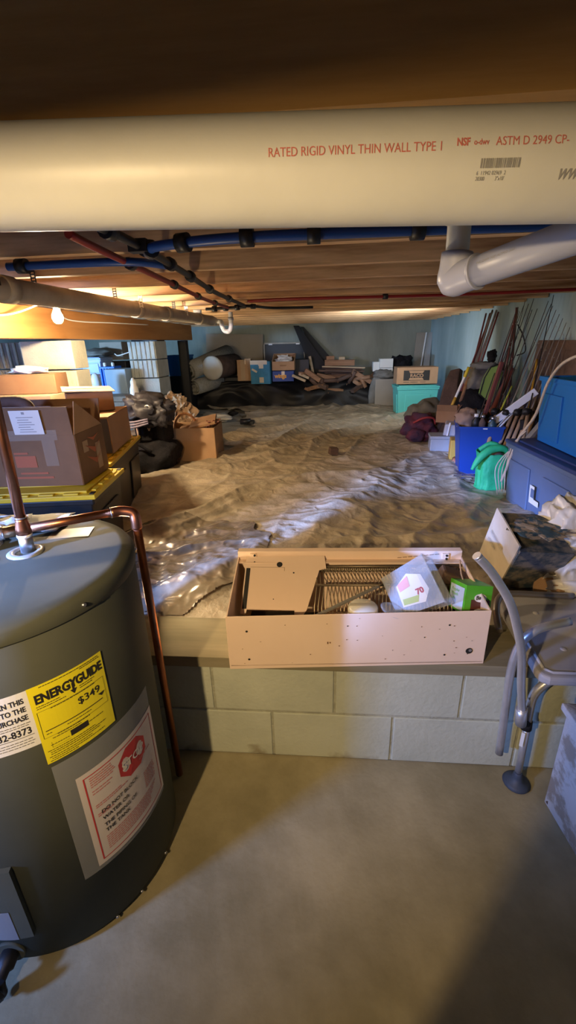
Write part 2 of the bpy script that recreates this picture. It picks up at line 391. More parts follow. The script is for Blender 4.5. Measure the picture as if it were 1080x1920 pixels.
# clear glossier crumple near the heater
def cr(u, v):
    x = -1.12+.86*u; y = 1.36+.98*v
    e = min(u, 1-u, v, 1-v); 
    n1 = noise.noise(Vector((x*7, y*7, 4))); n2 = noise.noise(Vector((x*16, y*16, 6))); n3 = noise.noise(Vector((x*34, y*34, 8)))
    env = min(1, e*7)
    return (x+.03*noise.noise(Vector((y*4, 1, 1))), y, sheet_h(x, y)+.006+env*(.010*(1-abs(n1)*2.2)+.003*(1-abs(n2)*2)))
def crk(u, v): return (u-.5)**2/.25+(v-.5)**2/.25 < 1.0+.35*noise.noise(Vector((u*5, v*5, 0)))
b = B(); b.grid(cr, 120, 140, keep=crk)
M_gloss = mat('shiny_film', (.17, .13, .085), .27, col2=(.30, .25, .18), scale=8, coat=.5, spec=.7); ridged(M_gloss, 14, .8, .012, 1.0)
tag(b.obj('clear_film_bunch', M_gloss, dedupe=True), 'shiny crumpled clear plastic film on the ground right beyond the water heater', 'plastic film')

# ------------------------------------------------------------------ big cream drain pipe with printing
PY, PR = .656, .057
def pz(x): return 1.557-.03*(x-.05)
t = thing('drain_pipe', 'big cream vinyl pipe with red printing across the top of the view', 'pipe', (0, PY, 1.5))
B().tube([(x, PY, pz(x)) for x in (-2.6, -1.5, -.5, 0, .5, 1.7)], PR, 48).obj('pipe_body', M_pvc, t)
def pmap(x0, deg0, lift=.0006, lean=0):
    def f(u, v):
        a = R(deg0)+v/PR; x = x0+u+lean*v; r = PR+lift
        return Vector((x, PY-r*math.cos(a), pz(x)+r*math.sin(a)))
    return f
b = B()
letters(b, 'RATED RIGID VINYL THIN WALL TYPE 1', .0124, lambda u, v: pmap(.127, .2)(u, v+u*.010), align='RIGHT', sx=.865)
b.obj('red_print', M_pipered, t); b = B()
letters(b, 'NSF', .0100, pmap(.1405, 4.2), sx=.82, bold=.0003); letters(b, 'o-dwv', .0078, pmap(.1585, 4.6), sx=.8, bold=.0001)
b.obj('red_mark_print', M_pipered, t); b = B()
letters(b, 'ASTM D 2949 CP-', .0115, pmap(.1815, 3.6), sx=.86)
b.obj('red_print', M_pipered, t)['label'] = 'red printed lettering'
b = B(); random.seed(5); x = .168
while x < .2095:
    wd = random.choice((.0006, .0011, .0017)); quad(b, pmap(0, 0), x, R(-16)*PR, x+wd, R(-7.5)*PR, nv=3); x += wd+random.choice((.0005, .0009))
b.obj('barcode_print', M_greyink, t); b = B()
letters(b, '6  11942 02969  2', .0052, pmap(.165, -22), sx=.82); letters(b, '20300          3"x10\'', .0052, pmap(.165, -27), sx=.76)
b.obj('number_print', M_greyink, t); b = B()
letters(b, 'WWW.', .0125, pmap(.252, -27, lean=.25), sx=.8, bold=.0005)
b.obj('web_print', M_greyink, t)

# white branch pipe with elbow
t = thing('white_branch_pipe', 'white pipe dropping through an elbow then rising towards the right edge', 'pipe', (.27, 1.03, 1.44))
B().tube([(.262, 1.04, 1.64), (.262, 1.035, 1.57), (.262, 1.03, 1.487)], .0225, 28).obj('riser', M_pvc, t)
b = B(); b.tube([(.262, 1.035, 1.60), (.262, 1.035, 1.575)], .029, 28).obj('coupling', M_pvc, t)
b = B(); e = Vector((.258, 1.026, 1.474)); d = Vector((.135, -.19, .036)).normalized()
b.tube(spline([(.262, 1.030, 1.523), (.260, 1.029, 1.496), e, e+d*.03, e+d*.055], 5), .0305, 28).obj('elbow', M_pvcw, t)
b = B(); b.tube([e+d*.052, e+d*.058], .0322, 28).obj('elbow_rim', M_pvcw, t)
b = B(); b.tube([e+d*.02, e+d*.20, e+d*.42], .0278, 28); b.obj('sloping_pipe', mat('bluish_white_pvc', (.34, .36, .45), .38), t)
b = B(); n_ = Vector((-.55, -.70, .20)); n_ = (n_-d*n_.dot(d)).normalized(); v_ = n_.cross(d).normalized()
if v_.z < 0: v_ = -v_
fn = lambda u, v: e+d*(.075+u)+(n_*math.cos(v/.03)+v_*math.sin(v/.03))*.0284
letters(b, 'PVC-DWV  NSF  ASTM D 2665', .0068, fn, sx=.85); b.obj('small_print', M_greyink, t)

# old grey pipe slung along the beam
t = thing('grey_slung_pipe', 'dull grey-brown drain pipe slung under the joists leading away at left', 'pipe', (-1.15, 3, 1.5))
A0, A1 = Vector((-1.18, 1.3, 1.572)), Vector((-1.07, 4.45, 1.575))
B().tube([A0.lerp(A1, k/4) for k in range(-1, 5)], .042, 28).obj('pipe_body', M_pvcold, t)
for k in (.12, .47, .62, .86): B().tube([A0.lerp(A1, k), A0.lerp(A1, k+.018)], .048, 28).obj('coupling', M_pvcold, t)
B().tube([A0.lerp(A1, .995), A1+Vector((.0, .12, 0))], .036, 20).obj('reducer', mat('pale_grey_pipe', (.45, .42, .36), .5), t)
B().tube([(-1.09, 4.05, 1.60), (-1.09, 4.05, 1.70)], .035, 20).obj('vent_stub', M_white, t)
t = thing('trap_pipe', 'small white J-shaped trap hanging from the joists at the end of the grey pipe', 'pipe', (-.9, 4.5, 1.46))
B().tube(spline([(-1.05, 4.55, 1.575), (-1.0, 4.53, 1.565), (-.985, 4.5, 1.53), (-.965, 4.5, 1.487), (-.925, 4.5, 1.478), (-.90, 4.5, 1.51), (-.895, 4.5, 1.58), (-.895, 4.5, 1.66)], 6), .021, 18).obj('trap_bend', M_white, t)
b = B(); b.tube([(-.895, 4.5, 1.575), (-.895, 4.5, 1.60)], .026, 18).obj('collar', M_pvcw, t)
for (x, y, lab) in ((-1.13, 1.62, 'dark metal strap hanging nearest, in front of the bulb'), (-1.17, 1.90, 'thin hanging metal strap just right of the nearest strap'),
                    (-.93+-.20, 2.55, 'perforated metal strap over the middle of the grey pipe'), (-1.07, 2.75, 'pale perforated strap right of the dark perforated one'),
                    (-1.10, 3.45, 'small perforated strap near the far half of the grey pipe'), (-1.06, 3.62, 'small pale strap farthest along the grey pipe')):
    b = B()
    for k in range(7): b.box((x, y, 1.585+.012*k*1.0), (.02, .002, .006))
    b.box((x-.009, y, 1.625), (.004, .0025, .10)); b.box((x+.009, y, 1.625), (.004, .0025, .10))
    tag(b.obj('pipe_hanger', M_metal if 'pale' in lab else M_dark), lab, 'strap')

# pex water lines
def pex(pts, r, m, name, lab, rings=()):
    t = thing(name, lab, 'water pipe', pts[0])
    P = spline(pts, 8); B().tube(P, r, 12).obj('tube_body', m, t)
    for k in rings:
        i = int(k*(len(P)-2)); d_ = (P[i+1]-P[i]).normalized()
        B().tube([P[i]-d_*.016, P[i]+d_*.016], r*1.8, 12).obj('clip', M_blackp, t)
    return t
pex([(-.50, 1.05, 1.615), (-.49, 1.30, 1.612), (-.515, 1.8, 1.612), (-.56, 2.5, 1.612), (-.575, 3.45, 1.618)], .011, M_blackp, 'black_water_pipe', 'black flexible pipe clipped under the joists running away from view', (.12, .3, .42, .56, .72, .88))
pex([(-.575, 3.42, 1.615), (-.50, 3.5, 1.615), (-.40, 3.75, 1.618), (-.1, 3.85, 1.62)], .010, M_blackp, 'black_water_pipe', 'short black pipe turning right at the far end of the long one', (.3,))
pex([(-.60, 1.15, 1.615), (-.61, 1.35, 1.612), (-.65, 2.0, 1.612), (-.70, 2.8, 1.612), (-.72, 3.55, 1.618)], .010, M_redpex, 'red_water_pipe', 'dark red flexible pipe running away beside the black one', (.38, .56, .74, .9))
pex([(-.9, 3.6, 1.615), (-.72, 3.55, 1.615), (-.58, 3.50, 1.615)], .011, M_blackp, 'pipe_manifold', 'small black fitting where red and black pipes meet', (.2, .5, .8))
pex([(-.47, 1.32, 1.605), (-.42, 1.27, 1.605), (-.19, 1.222, 1.605), (.27, 1.235, 1.605), (.6, 1.25, 1.605), (1.6, 1.26, 1.605)], .012, M_bluepex, 'blue_water_pipe', 'long blue flexible pipe running sideways right behind the big cream pipe', (.05, .30, .42, .50, .6))
pex([(-1.0, 1.50, 1.61), (-.62, 1.50, 1.61), (-.50, 1.62, 1.61)], .012, M_bluepex, 'blue_water_pipe', 'short blue pipe left of the black pipe near the straps', (.1,))
pex([(-.50, 3.10, 1.618), (-.16, 3.1, 1.622), (.68, 3.2, 1.622), (1.0, 3.2, 1.622), (1.6, 3.1, 1.62)], .009, M_redpex, 'red_water_pipe', 'thin dark red pipe running sideways under the middle joists to the right', (.45,))
for (x, y) in ((-.49, 1.30),): B().box((x, y, 1.612), (.05, .035, .03)).obj('tee', M_blackp, bpy.data.objects['black_water_pipe'])

# bulbs: crawl space bulb (in view) and basement bulb behind the camera
def bulb(loc, es, lab, col, r=.030):
    t = lthing('light_bulb', lab, 'light bulb', loc)
    prof = [(.0005, -.052), (.014, -.050), (.024, -.040), (r, -.022), (.0285, -.008), (.020, .010), (.0135, .024), (.0130, .030)]
    B().lathe(prof, 24).obj('glass_bulb', mat('glowing_glass_%d' % es, (1, .9, .7), .3, emit=col, es=es), t)
    B().lathe([(.0135, .029), (.014, .045), (.010, .050)], 16).obj('screw_base', M_metal, t)
    B().lathe([(.019, .040), (.022, .052), (.022, .075), (.018, .082)], 20).obj('socket', M_blackp, t)
    B().tube([(0, 0, .08), (0, 0, 1.9-loc[2])], .006, 8).obj('hanging_rod', M_blackp, t)
    return t
bulb((-1.52, 2.625, 1.550), BULB_CRAWL, 'bare glowing bulb hanging under the joists in front of the timber beam', WARM2)
bulb((-.61, -.43, 1.42), BULB_NEAR, 'bare glowing bulb in the basement behind the viewer', WARM)
b = B(); b.tube(spline([(-1.90, 1.3, 1.54), (-1.895, 2.0, 1.552), (-1.885, 2.7, 1.56), (-1.74, 3.0, 1.655), (-1.895, 3.4, 1.565), (-1.9, 4.2, 1.57), (-1.9, 5.0, 1.58)], 8), .005, 8)
tag(b.obj('white_cable', M_white), 'white electric cable running along the timber beam past the bulb', 'cable')

# ------------------------------------------------------------------ water heater
HX, HY, HR = -.735, .827, .290
t = thing('water_heater', 'large grey-olive tank water heater at left with yellow and white labels', 'water heater', (HX, HY, 0))
T = Matrix.Translation((HX, HY, 0))
B().lathe([(HR-.012, 0.0), (HR-.012, .018), (HR, .022), (HR, .884), (HR-.004, .890)], 128, T).obj('tank', M_tank, t)
B().lathe([(HR+.0015, .878), (HR+.0035, .882), (HR+.0035, .905), (HR-.004, .916), (HR-.03, .920), (.10, .924), (.001, .925)], 128, T).obj('lid', M_tank, t)
def hole(x, y, r, nm):
    Q = Matrix.Translation((x, y, .920))
    B().lathe([(r, 0), (r, .006), (r*.8, .010), (r*.62, .008), (r*.55, .002)], 40, Q).obj(nm, mat('ring_grey', (.24, .24, .22), .35), t)
hole(-.694, .872, .040, 'outlet_ring'); hole(-.82, .90, .040, 'inlet_ring')
B().lathe([(.022, .0), (.022, .012), (.012, .016), (.001, .016)], 24, Matrix.Translation((-.775, .795, .921))).obj('plug_cap', M_white, t)
# top sticker, screws
b = B(); fn = planefn((-.69, .945, .9225), (1, .25, 0), (-.25, 1, 0)); quad(b, fn, 0, 0, .10, .062); b.obj('top_sticker', mat('worn_sticker', (.12, .10, .075), .4), t)
for a in (-25, -75, 25): 
    q = Vector((HX+(HR+.004)*math.cos(R(a)), HY+(HR+.004)*math.sin(R(a)), .897))
    B().blob(q, (.005, .005, .005), 0, sub=2).obj('screw', M_metal, t)
for a in (-8, -28, -42): 
    q = Vector((HX+(HR+.001)*math.cos(R(a)), HY+(HR+.001)*math.sin(R(a)), .02))
    B().blob(q, (.004, .004, .004), 0, sub=2).obj('screw', M_metal, t)
def hmap(a0, z0, lift=.001):
    return lambda u, v: Vector((HX+(HR+lift)*math.cos(R(a0)+u/HR), HY+(HR+lift)*math.sin(R(a0)+u/HR), z0+v))
deg = PI/180*HR
# clear sheath behind the stop label
b = B(); quad(b, hmap(0, 0, .0008), -50.3*deg, .215, 2*deg, .575, nu=40); b.obj('document_pouch', M_film, t)['label'] = 'clear plastic pouch holding the warning sheet'
# energy label
L = B(); W_, H_ = 28.8*deg, .190
quad(L, hmap(-51, .586, .0014), 0, 0, W_, H_, nu=16)
lab = L.obj('energy_label', M_yellowp, t); lab['label'] = 'bright yellow energy label'
b = B(); f = hmap(-51, .586, .0020)
letters(b, 'ENERGY', .0285, lambda u, v: f(.008+u, .150+v), sx=.72, bold=.0012); letters(b, 'GUIDE', .0285, lambda u, v: f(.0835+u, .150+v), sx=.68, bold=.0012)
b.bm.faces.new([b.bm.verts.new(f(*p)) for p in ((.070, .145), (.0765, .134), (.083, .145))]); quad(b, f, .0745, .143, .0785, .160)
letters(b, '$349', .024, lambda u, v: f(.078+u, .102+v), sx=1.0, bold=.0002)
quad(b, f, .012, .0795, .128, .0815, nu=8); b.bm.faces.new([b.bm.verts.new(f(*p)) for p in ((.128, .088), (.120, .096), (.136, .096))])
quad(b, f, .052, .040, .088, .054, nu=4)
for (u0, u1, v) in ((.008, .050, .142), (.008, .060, .137), (.088, .12, .143), (.088, .115, .138), (.03, .118, .128), (.012, .022, .072), (.05, .10, .072), (.03, .095, .062), (.02, .075, .057), (.09, .122, .047), (.014, .048, .042), (.006, .1, .030), (.01, .125, .025), (.01, .11, .020), (.006, .09, .014), (.01, .12, .009), (.006, .06, .004), (.02, .136, .184), (.095, .138, .180)):
    x = u0
    while x < u1: wd = random.uniform(.002, .007); quad(b, f, x, v, min(x+wd, u1), v+.0016); x += wd+.0012
for (u0, v0, u1, v1) in ((.006, .064, .0066, .130), (.006, .064, .138, .0646), (.138, .064, .1386, .130), (.006, .130, .1386, .1306), (.016, .036, .05, .0364), (.016, .036, .0164, .050)): quad(b, f, u0, v0, u1, v1, nu=6)
b.obj('label_print', M_ink, lab)
# white notice label
L = B(); quad(L, hmap(-88, .644, .0012), 0, 0, 37.2*deg, .131, nu=20); lab = L.obj('notice_label', M_paper, t); lab['label'] = 'white notice label left of the yellow one'
b = B(); f = hmap(-51.4, .644, .0018)
for s_, sz, v in (('PLEASE RETURN THIS', .0165, .106), ('OWNER TO THE', .0165, .087), ('PLACE OF PURCHASE', .0165, .068), ('1-800-432-8373', .022, .035)):
    letters(b, s_, sz, lambda u, v_: f(-.006+u, v+v_), align='RIGHT', bold=.0005, sx=.70 if sz < .02 else .78)
quad(b, f, -.12, .030, -.004, .0312, nu=6)
for v in (.060, .055, .022, .016, .010):
    x = -.13
    while x < -.008: wd = random.uniform(.003, .008); quad(b, f, x, v, x+wd, v+.0014); x += wd+.0015
b.obj('label_print', M_ink, lab)
# stop sheet
L = B(); SW, SH = 45.5*deg, .285; f0 = hmap(-43.6, .228, .0018)
quad(L, f0, 0, 0, SW, SH, nu=30); lab = L.obj('warning_sheet', mat('warning_paper', (.62, .56, .54), .55), t); lab['label'] = 'white and red stop sheet'
b = B(); f = hmap(-43.6, .228, .0024)
for q in ((.012, .012, .015, SH-.012), (.012, .012, SW-.012, .0145), (SW-.0145, .012, SW-.012, SH-.012), (.012, SH-.0145, SW-.012, SH-.012)): quad(b, f, *q, nu=10)
oc = [(.135+.048*math.cos(R(22.5+45*k)), .220+.048*math.sin(R(22.5+45*k))) for k in range(8)]
ring = [b.bm.verts.new(f(*p)) for p in oc]; cc = b.bm.verts.new(f(.135, .220))
for k in range(8): b.bm.faces.new((ring[k], ring[(k+1) % 8], cc))
b.obj('stop_sign_print', M_redink, lab)
b = B(); f2 = hmap(-43.6, .228, .0030); letters(b, 'STOP', .031, lambda u, v: f2(.135+u, .209+v), align='CENTER', bold=.0004); b.obj('stop_word', M_paper, lab)
b = B()
for v, u0, u1 in [(.262-.0065*k, .024, .075) for k in range(5)]+[(.222, .024, .07), (.214, .024, .06)]+[(.178, .024, .08), (.172, .024, .10)]+[(.07-.0065*k, .03, .19-.006*k) for k in range(7)]+[(.15, .024, .05), (.144, .024, .06), (.19, .15, .195)]+[(.135-.006*k, .155, .195) for k in range(9)]:
    x = u0
    while x < u1: wd = random.uniform(.004, .010); quad(b, f, x, v, x+wd, v+.0030); x += wd+.0016
b.obj('red_small_print', M_redfade, lab)
b = B()
for s_, v in (('DO NOT BLOCK', .148), ('WATER OR', .126), ('THE PIPING OF', .104), ('THE TANK', .086)): letters(b, s_, .0150, lambda u, vv: f2(.032+u, v+vv), bold=.0002, sx=.9)
b.obj('black_print', M_ink, lab)
# access panel and drain valve
b = B(); fp = hmap(-78, .12, .006)
quad(b, fp, -.10, 0, .018, .228, nu=14); b.obj('access_panel', M_tank, t, solid=.011, bev=.004)
b = B(); quad(b, hmap(-78, .12, .0125), -.10, .0, -.012, .10, nu=10); quad(b, hmap(-78, .12, .0126), -.10, .1, -.03, .16, nu=10); b.obj('panel_sticker', mat('silver_sticker', (.22, .23, .25), .4), t)
vb = Vector((HX+HR*math.cos(R(-88)), HY+HR*math.sin(R(-88)), .055)); dv = Vector((math.cos(R(-84)), math.sin(R(-84)), 0))
vz = B().tube([vb-dv*.01, vb+dv*.03, vb+dv*.035, vb+dv*.055], [.02, .02, .014, .014], 14).obj('drain_valve', M_dark, t)
b = B(); b.tube([vb+dv*.055, vb+dv*.060+Vector((0, 0, -.018)), vb+dv*.060+Vector((0, 0, -.040))], [.013, .013, .012], 14); b.obj('spout', M_dark, vz)
b = B(); b.lathe([(.022, 0), (.027, .004), (.022, .010)], 9, Matrix.Translation(vb+dv*.075) @ dv.to_track_quat('Z', 'Y').to_matrix().to_4x4()); b.obj('valve_handle', M_dark, vz)
B().tube([vb-dv*.004, vb+dv*.006], .032, 24).obj('valve_plate', M_tank, t)

# copper pipe rising from the heater
t = thing('copper_riser_pipe', 'copper pipe rising from the top of the water heater', 'pipe', (-.694, .872, .925))
B0 = Vector((-.694, .880, .922)); D0 = (Vector((-.665, .874, 1.60))-B0).normalized()
B().tube([B0, B0+D0*.045], .0150, 20).obj('steel_nipple', M_metal, t)
B().tube([B0+D0*.040, B0+D0*.047], .0165, 20).obj('white_thread_tape', M_white, t)
B().tube([B0+D0*.045, B0+D0*.062, B0+D0*.080, B0+D0*.086], [.0165, .0160, .0128, .0128], 20).obj('copper_adapter', M_copper, t)
B().tube([B0+D0*.078, B0+D0*.3, B0+D0*.70], .0112, 20).obj('pipe_run', M_copper, t)
B().tube([B0+D0*.0860, B0+D0*.089], .0132, 20).obj('solder_ring', M_solder, t)
# relief pipe: along the top, elbow, down beside the tank
t = thing('copper_relief_pipe', 'copper pipe crossing over the heater top then dropping down beside it', 'pipe', (-.497, 1.038, 0))
E0 = Vector((-.523, 1.038, .966)); S0 = Vector((-.755, .885, .966)); dd = (E0-S0).normalized()
B().tube([S0+dd*.03, E0-dd*.02], .0112, 20).obj('top_run', M_copper, t)
B().tube(spline([E0-dd*.032, E0-dd*.008, E0+Vector((.020, .004, -.008)), Vector((-.4965, 1.040, .938)), Vector((-.4965, 1.040, .915))], 6), .0135, 20).obj('elbow', M_copper, t)
B().tube([E0-dd*.034, E0-dd*.031], .0140, 20).obj('solder_ring', M_solder, t)
B().tube([Vector((-.4965, 1.040, .925)), Vector((-.486, 1.036, .012))], .0112, 20).obj('down_run', M_copper, t)
B().tube([S0-dd*.05, S0-dd*.005, S0, S0+dd*.035], [.016, .016, .0138, .0138], 20).obj('male_adapter', mat('brass', (.30, .20, .10), .4, 1), t)
B().tube([S0-dd*.004, S0+dd*.006], .0160, 20).obj('solder_blob', M_solder, t)
B().tube([S0-dd*.05, S0-dd*.10], .020, 12).obj('relief_valve', M_dark, t)
B().tube([S0-dd*.08, S0-dd*.08+Vector((0, 0, -.055))], .016, 12).obj('valve_stem', M_dark, t)
# papers on top behind
random.seed(3)
for k, (x, y, a, lab, m) in enumerate(((-.80, 1.035, 8, 'bluish white sheet of paper on the back edge of the heater top', M_paper), (-.90, 1.0, -20, 'crumpled greyish paper on the heater top at far left', mat('grey_paper', (.34, .32, .30), .8)), (-.86, .96, 30, 'lower white paper tucked under the copper pipe on the heater top', M_paper))):
    b = B(); ca, sa = math.cos(R(a)), math.sin(R(a))
    def fn(u, v, k=k, x=x, y=y, ca=ca, sa=sa):
        p, q = (u-.5)*.21, (v-.5)*.13
        return Vector((x+p*ca-q*sa, y+p*sa+q*ca, .930+.007*k+.006*noise.noise(Vector((u*3, v*3, k)))+(.018*noise.noise(Vector((u*8, v*8, 5)))+.008 if k == 1 else 0)))
    b.grid(fn, 16, 12); tag(b.obj('paper_sheet', m, solid=.0008), lab, 'paper')

# disc added over the basement bulb to keep its light off the joists
t = thing('bulb_cutoff_disc', 'round metal disc added over the basement bulb to cut off upward light', 'light blocker', (-.61, -.41, 1.48))
B().lathe([(.02, .03), (.08, .022), (.20, .0), (.203, .0), (.082, .026), (.02, .034)], 36, Matrix.Translation((-.61, -.40, 1.480))).obj('shade', M_dark, t)
# ------------------------------------------------------------------ containers
def tote(name, lab, x, y, z, w_, d_, h_, bm_, lm_, rz=0, lid=True, ribs=2, open_=False, parent=None, cat='storage tote', knobs=False):
    t = lthing(name, lab, cat, (x, y, z), rz=rz)
    b = B(); hh = h_-(.03 if lid else .0)
    if lid: b.box((0, 0, hh/2), (w_*.88, d_*.88, hh), top=1.10)
    else:
        th = .004; k = 1.10; a = .5*w_*.88; c = .5*d_*.88
        for (cx_, cy_, sx_, sy_) in ((0, -1, 1, 0), (0, 1, 1, 0), (-1, 0, 0, 1), (1, 0, 0, 1)):
            if sx_: p = [(-a, cy_*c, 0), (a, cy_*c, 0), (a*k, cy_*c*k, hh), (-a*k, cy_*c*k, hh)]; n_ = Vector((0, -cy_*th, 0))
            else: p = [(cx_*a, -c, 0), (cx_*a, c, 0), (cx_*a*k, c*k, hh), (cx_*a*k, -c*k, hh)]; n_ = Vector((-cx_*th, 0, 0))
            b.hexa([Vector(q) for q in p]+[Vector(q)+n_ for q in p])
        b.box((0, 0, .003), (w_*.88, d_*.88, .006))
    # raised end and side panels
    for s_ in (-1, 1):
        for q in range(ribs): b.box(((q-(ribs-1)/2)*w_*.5, s_*d_*.467, hh*.42), (w_*.32 if ribs > 1 else w_*.6, .012, hh*.68), rot=(s_*-.07, 0, 0))
        b.box((s_*w_*.467, 0, hh*.42), (.012, d_*.6, hh*.68), rot=(0, s_*.07, 0))
    b.obj('body', bm_, t, bev=.012 if lid else .0025)
    b = B(); zz = hh-.012
    for s_ in (-1, 1): b.box((0, s_*d_*.487, zz), (w_*.99, .016, .024)); b.box((s_*w_*.487, 0, zz), (.016, d_*.99, .024))
    b.obj('rim', bm_, t, bev=.004)
    if lid:
        b = B(); b.box((0, 0, hh+.010), (w_*1.02, d_*1.02, .020)); b.box((0, 0, hh+.024), (w_*.90, d_*.86, .012))
        if knobs:
            for s_ in (-1, 1):
                for q in range(6): b.box((-w_*.36+q*w_*.145, s_*d_*.462, hh+.0205), (w_*.09, d_*.045, .012))
                for q in range(4): b.box((s_*w_*.475, -d_*.3+q*d_*.2, hh+.0205), (w_*.03, d_*.12, .012))
                b.box((0, 0, hh+.031), (w_*.60, .02, .006)); b.box((0, s_*d_*.2, hh+.031), (w_*.70, .02, .006))
        b.obj('lid', lm_, t, bev=.006)
        if knobs:
            b = B()
            for s_ in (-1, 1):
                for q in (-1, 1): b.box((s_*w_*.485, q*d_*.44, hh+.0215), (.018, .03, .003))
            b.obj('latch_slot', M_dark, t)
    return t
def carton(lab, x, y, z, w_, d_, h_, m=None, rz=0, open_=False, tape=True, rot=None, name='cardboard_box', cat='box', flaps=(50, 60, 100, 120), group=None, side_print=None, front_print=None):
    m = m or M_card
    t = lthing(name, lab, cat, (x, y, z), rz=rz, group=group)
    if rot: t.rotation_euler = rot
    b = B(); th = .005
    if not open_:
        b.box((0, 0, h_/2), (w_, d_, h_)); b.obj('carton_body', m, t, bev=.003)
        b = B(); b.box((-w_/4, 0, h_+.0018), (w_*.499, d_*.998, .003)); b.box((w_/4, 0, h_+.0018), (w_*.497, d_*.998, .003)); b.obj('top_flap', m, t)
        if tape: b = B(); b.box((0, 0, h_+.0042), (.05, d_*1.0, .0012)); b.box((0, -d_/2-.0008, h_-.03), (.05, .0012, .06)); b.obj('tape', M_tape, t)
    else:
        b.box((0, -d_/2, h_/2), (w_, th, h_)); b.box((0, d_/2, h_/2), (w_, th, h_)); b.box((-w_/2, 0, h_/2), (th, d_, h_)); b.box((w_/2, 0, h_/2), (th, d_, h_)); b.box((0, 0, .004), (w_, d_, .006))
        b.obj('carton_body', m, t, bev=.0015)
        for k, a in enumerate(flaps):
            if a is None: continue
            L_ = min(w_, d_)*.42; b = B(); aa = R(a)
            if k < 2: # front/back flaps
                s_ = -1 if k == 0 else 1
                b.box((0, s_*(d_/2+L_/2*math.sin(aa)), h_+L_/2*math.cos(aa)), (w_*.99, th*.8, L_), rot=(-s_*aa, 0, 0))
            else:
                s_ = -1 if k == 2 else 1
                b.box((s_*(w_/2+L_/2*math.sin(aa)), 0, h_+L_/2*math.cos(aa)), (th*.8, d_*.99, L_), rot=(0, s_*aa, 0))
            b.obj('flap', m, t)
    return t
def front(t, w_, d_, fnb, m, name='printed_panel'):
    b = B(); f = planefn((-w_/2, -d_/2-.003, 0), (1, 0, 0), (0, 0, 1)); fnb(b, f); return b.obj(name, m, t)

# ---- left: yellow-lidded totes and what stands on them
tote('storage_tote', 'black tote with yellow lid nearest the water heater, big open box on top', -1.335, 1.82, .415, .70, .42, .39, M_bltote, M_ylid, rz=R(8), knobs=True)
tote('storage_tote', 'black tote with yellow lid behind the nearest one, two brown boxes on top', -1.445, 2.50, .415, .76, .50, .39, M_bltote, M_ylid, rz=R(101), knobs=True)
tote('storage_tote', 'black tote with yellow lid at the far left edge, lower and closest', -1.62, 1.42, .415, .50, .28, .33, M_bltote, M_ylid, knobs=True)
# big open box with shipping label
t = carton('big open cardboard box with white shipping label and red print on the near yellow lid', -1.325, 1.875, .808, .54, .28, .22, mat('red_brown_card', (.17, .092, .045), .85, col2=(.225, .125, .062), scale=4), rz=R(4), open_=True, flaps=(5, 12, None, None))
b = B(); b.hexa([(.267, -.138, .22), (.271, -.138, .22), (.271, .138, .22), (.267, .138, .22), (.285, -.125, .355), (.289, -.125, .355), (.275, .10, .24), (.271, .10, .24)]); b.obj('torn_flap', M_card, t)
b = B(); f = planefn((-.27, -.1450, .20), (1, 0, 0), (0, -.10, 1), .003); quad(b, f, .30, .028, .425, .128); b.obj('shipping_label', M_paper, t)['label'] = 'white shipping label'
b = B(); f = planefn((-.27, -.1450, .20), (1, 0, 0), (0, -.10, 1), .004)
for k in range(7): quad(b, f, .325+.004*(k % 2), .038+.010*k, .395-.01*(k % 3), .041+.010*k)
quad(b, f, .352, .112, .364, .122); b.obj('label_print', M_greyink, t)
b = B(); quad(b, planefn((-.27, -.1432, 0), (1, 0, 0), (0, 0, 1)), .26, .20, .47, .34); quad(b, planefn((-.27, -.1434, 0), (1, 0, 0), (0, 0, 1)), .40, .09, .455, .20); b.obj('clear_tape', mat('clear_tape', (.48, .38, .28), .15, alpha=.45, coat=.6), t)
b = B(); f = planefn((-.27, -.1436, 0), (1, 0, 0), (0, 0, 1)); quad(b, f, .27, .085, .36, .135); quad(b, f, .27, .142, .33, .150); quad(b, f, .22, .035, .42, .044); quad(b, f, .28, .055, .40, .063)
f = planefn((.2735, -.17, 0), (0, 1, 0), (0, 0, 1))
for p in (((.10, .16), (.19, .11), (.26, .16), (.19, .135)), ((.10, .11), (.19, .06), (.26, .11), (.19, .085)), ((.13, .19), (.19, .165), (.25, .19), (.19, .18))): b.bm.faces.new([b.bm.verts.new(f(*q)) for q in p])
b.obj('red_print', mat('box_red', (.42, .13, .06), .8), t)['label'] = 'faded red printed blocks'
B_ = B(); quad(B_, f, .08, .13, .13, .18); B_.obj('side_label', M_cardL, t); B_ = B(); quad(B_, f, .20, .03, .25, .15); B_.obj('side_label', M_cardL, t)
B().tube(spline([(-.13, -.11, .30), (-.09, -.09, .345), (0, -.085, .355), (.07, -.09, .345), (.10, -.11, .30)], 5), .022, 10).obj('cardboard_insert', M_brown, t)
# two boxes on second tote
t = carton('brown box with dark printed end reading 5.00 on the second yellow lid', -1.39, 2.53, .808, .34, .46, .20, M_card, rz=R(11))
b = B(); f = planefn((-.17, -.2335, 0), (1, 0, 0), (0, 0, 1)); quad(b, f, .005, .005, .335, .195); b.obj('printed_end', mat('navy_print', (.03, .035, .09), .5), t)
b = B(); f = planefn((-.17, -.2350, 0), (1, 0, 0), (0, 0, 1)); quad(b, f, .125, .14, .23, .187); b.obj('price_flash', mat('orange_flash', (.62, .36, .15), .6), t)
b = B(); f = planefn((-.17, -.2360, 0), (1, 0, 0), (0, 0, 1)); letters(b, '5.00', .042, lambda u, v: f(.135+u, .147+v), bold=.001); b.obj('price_print', M_ink, t)
b = B(); f = planefn((-.17, -.2360, 0), (1, 0, 0), (0, 0, 1))
for q in ((.13, .10, .20, .122), (.15, .075, .22, .09), (.17, .04, .22, .055)): quad(b, f, *q)
quad(b, f, .26, .03, .295, .13); quad(b, f, .265, .135, .285, .16); b.obj('pale_print', mat('print_tan', (.45, .36, .28), .6), t)
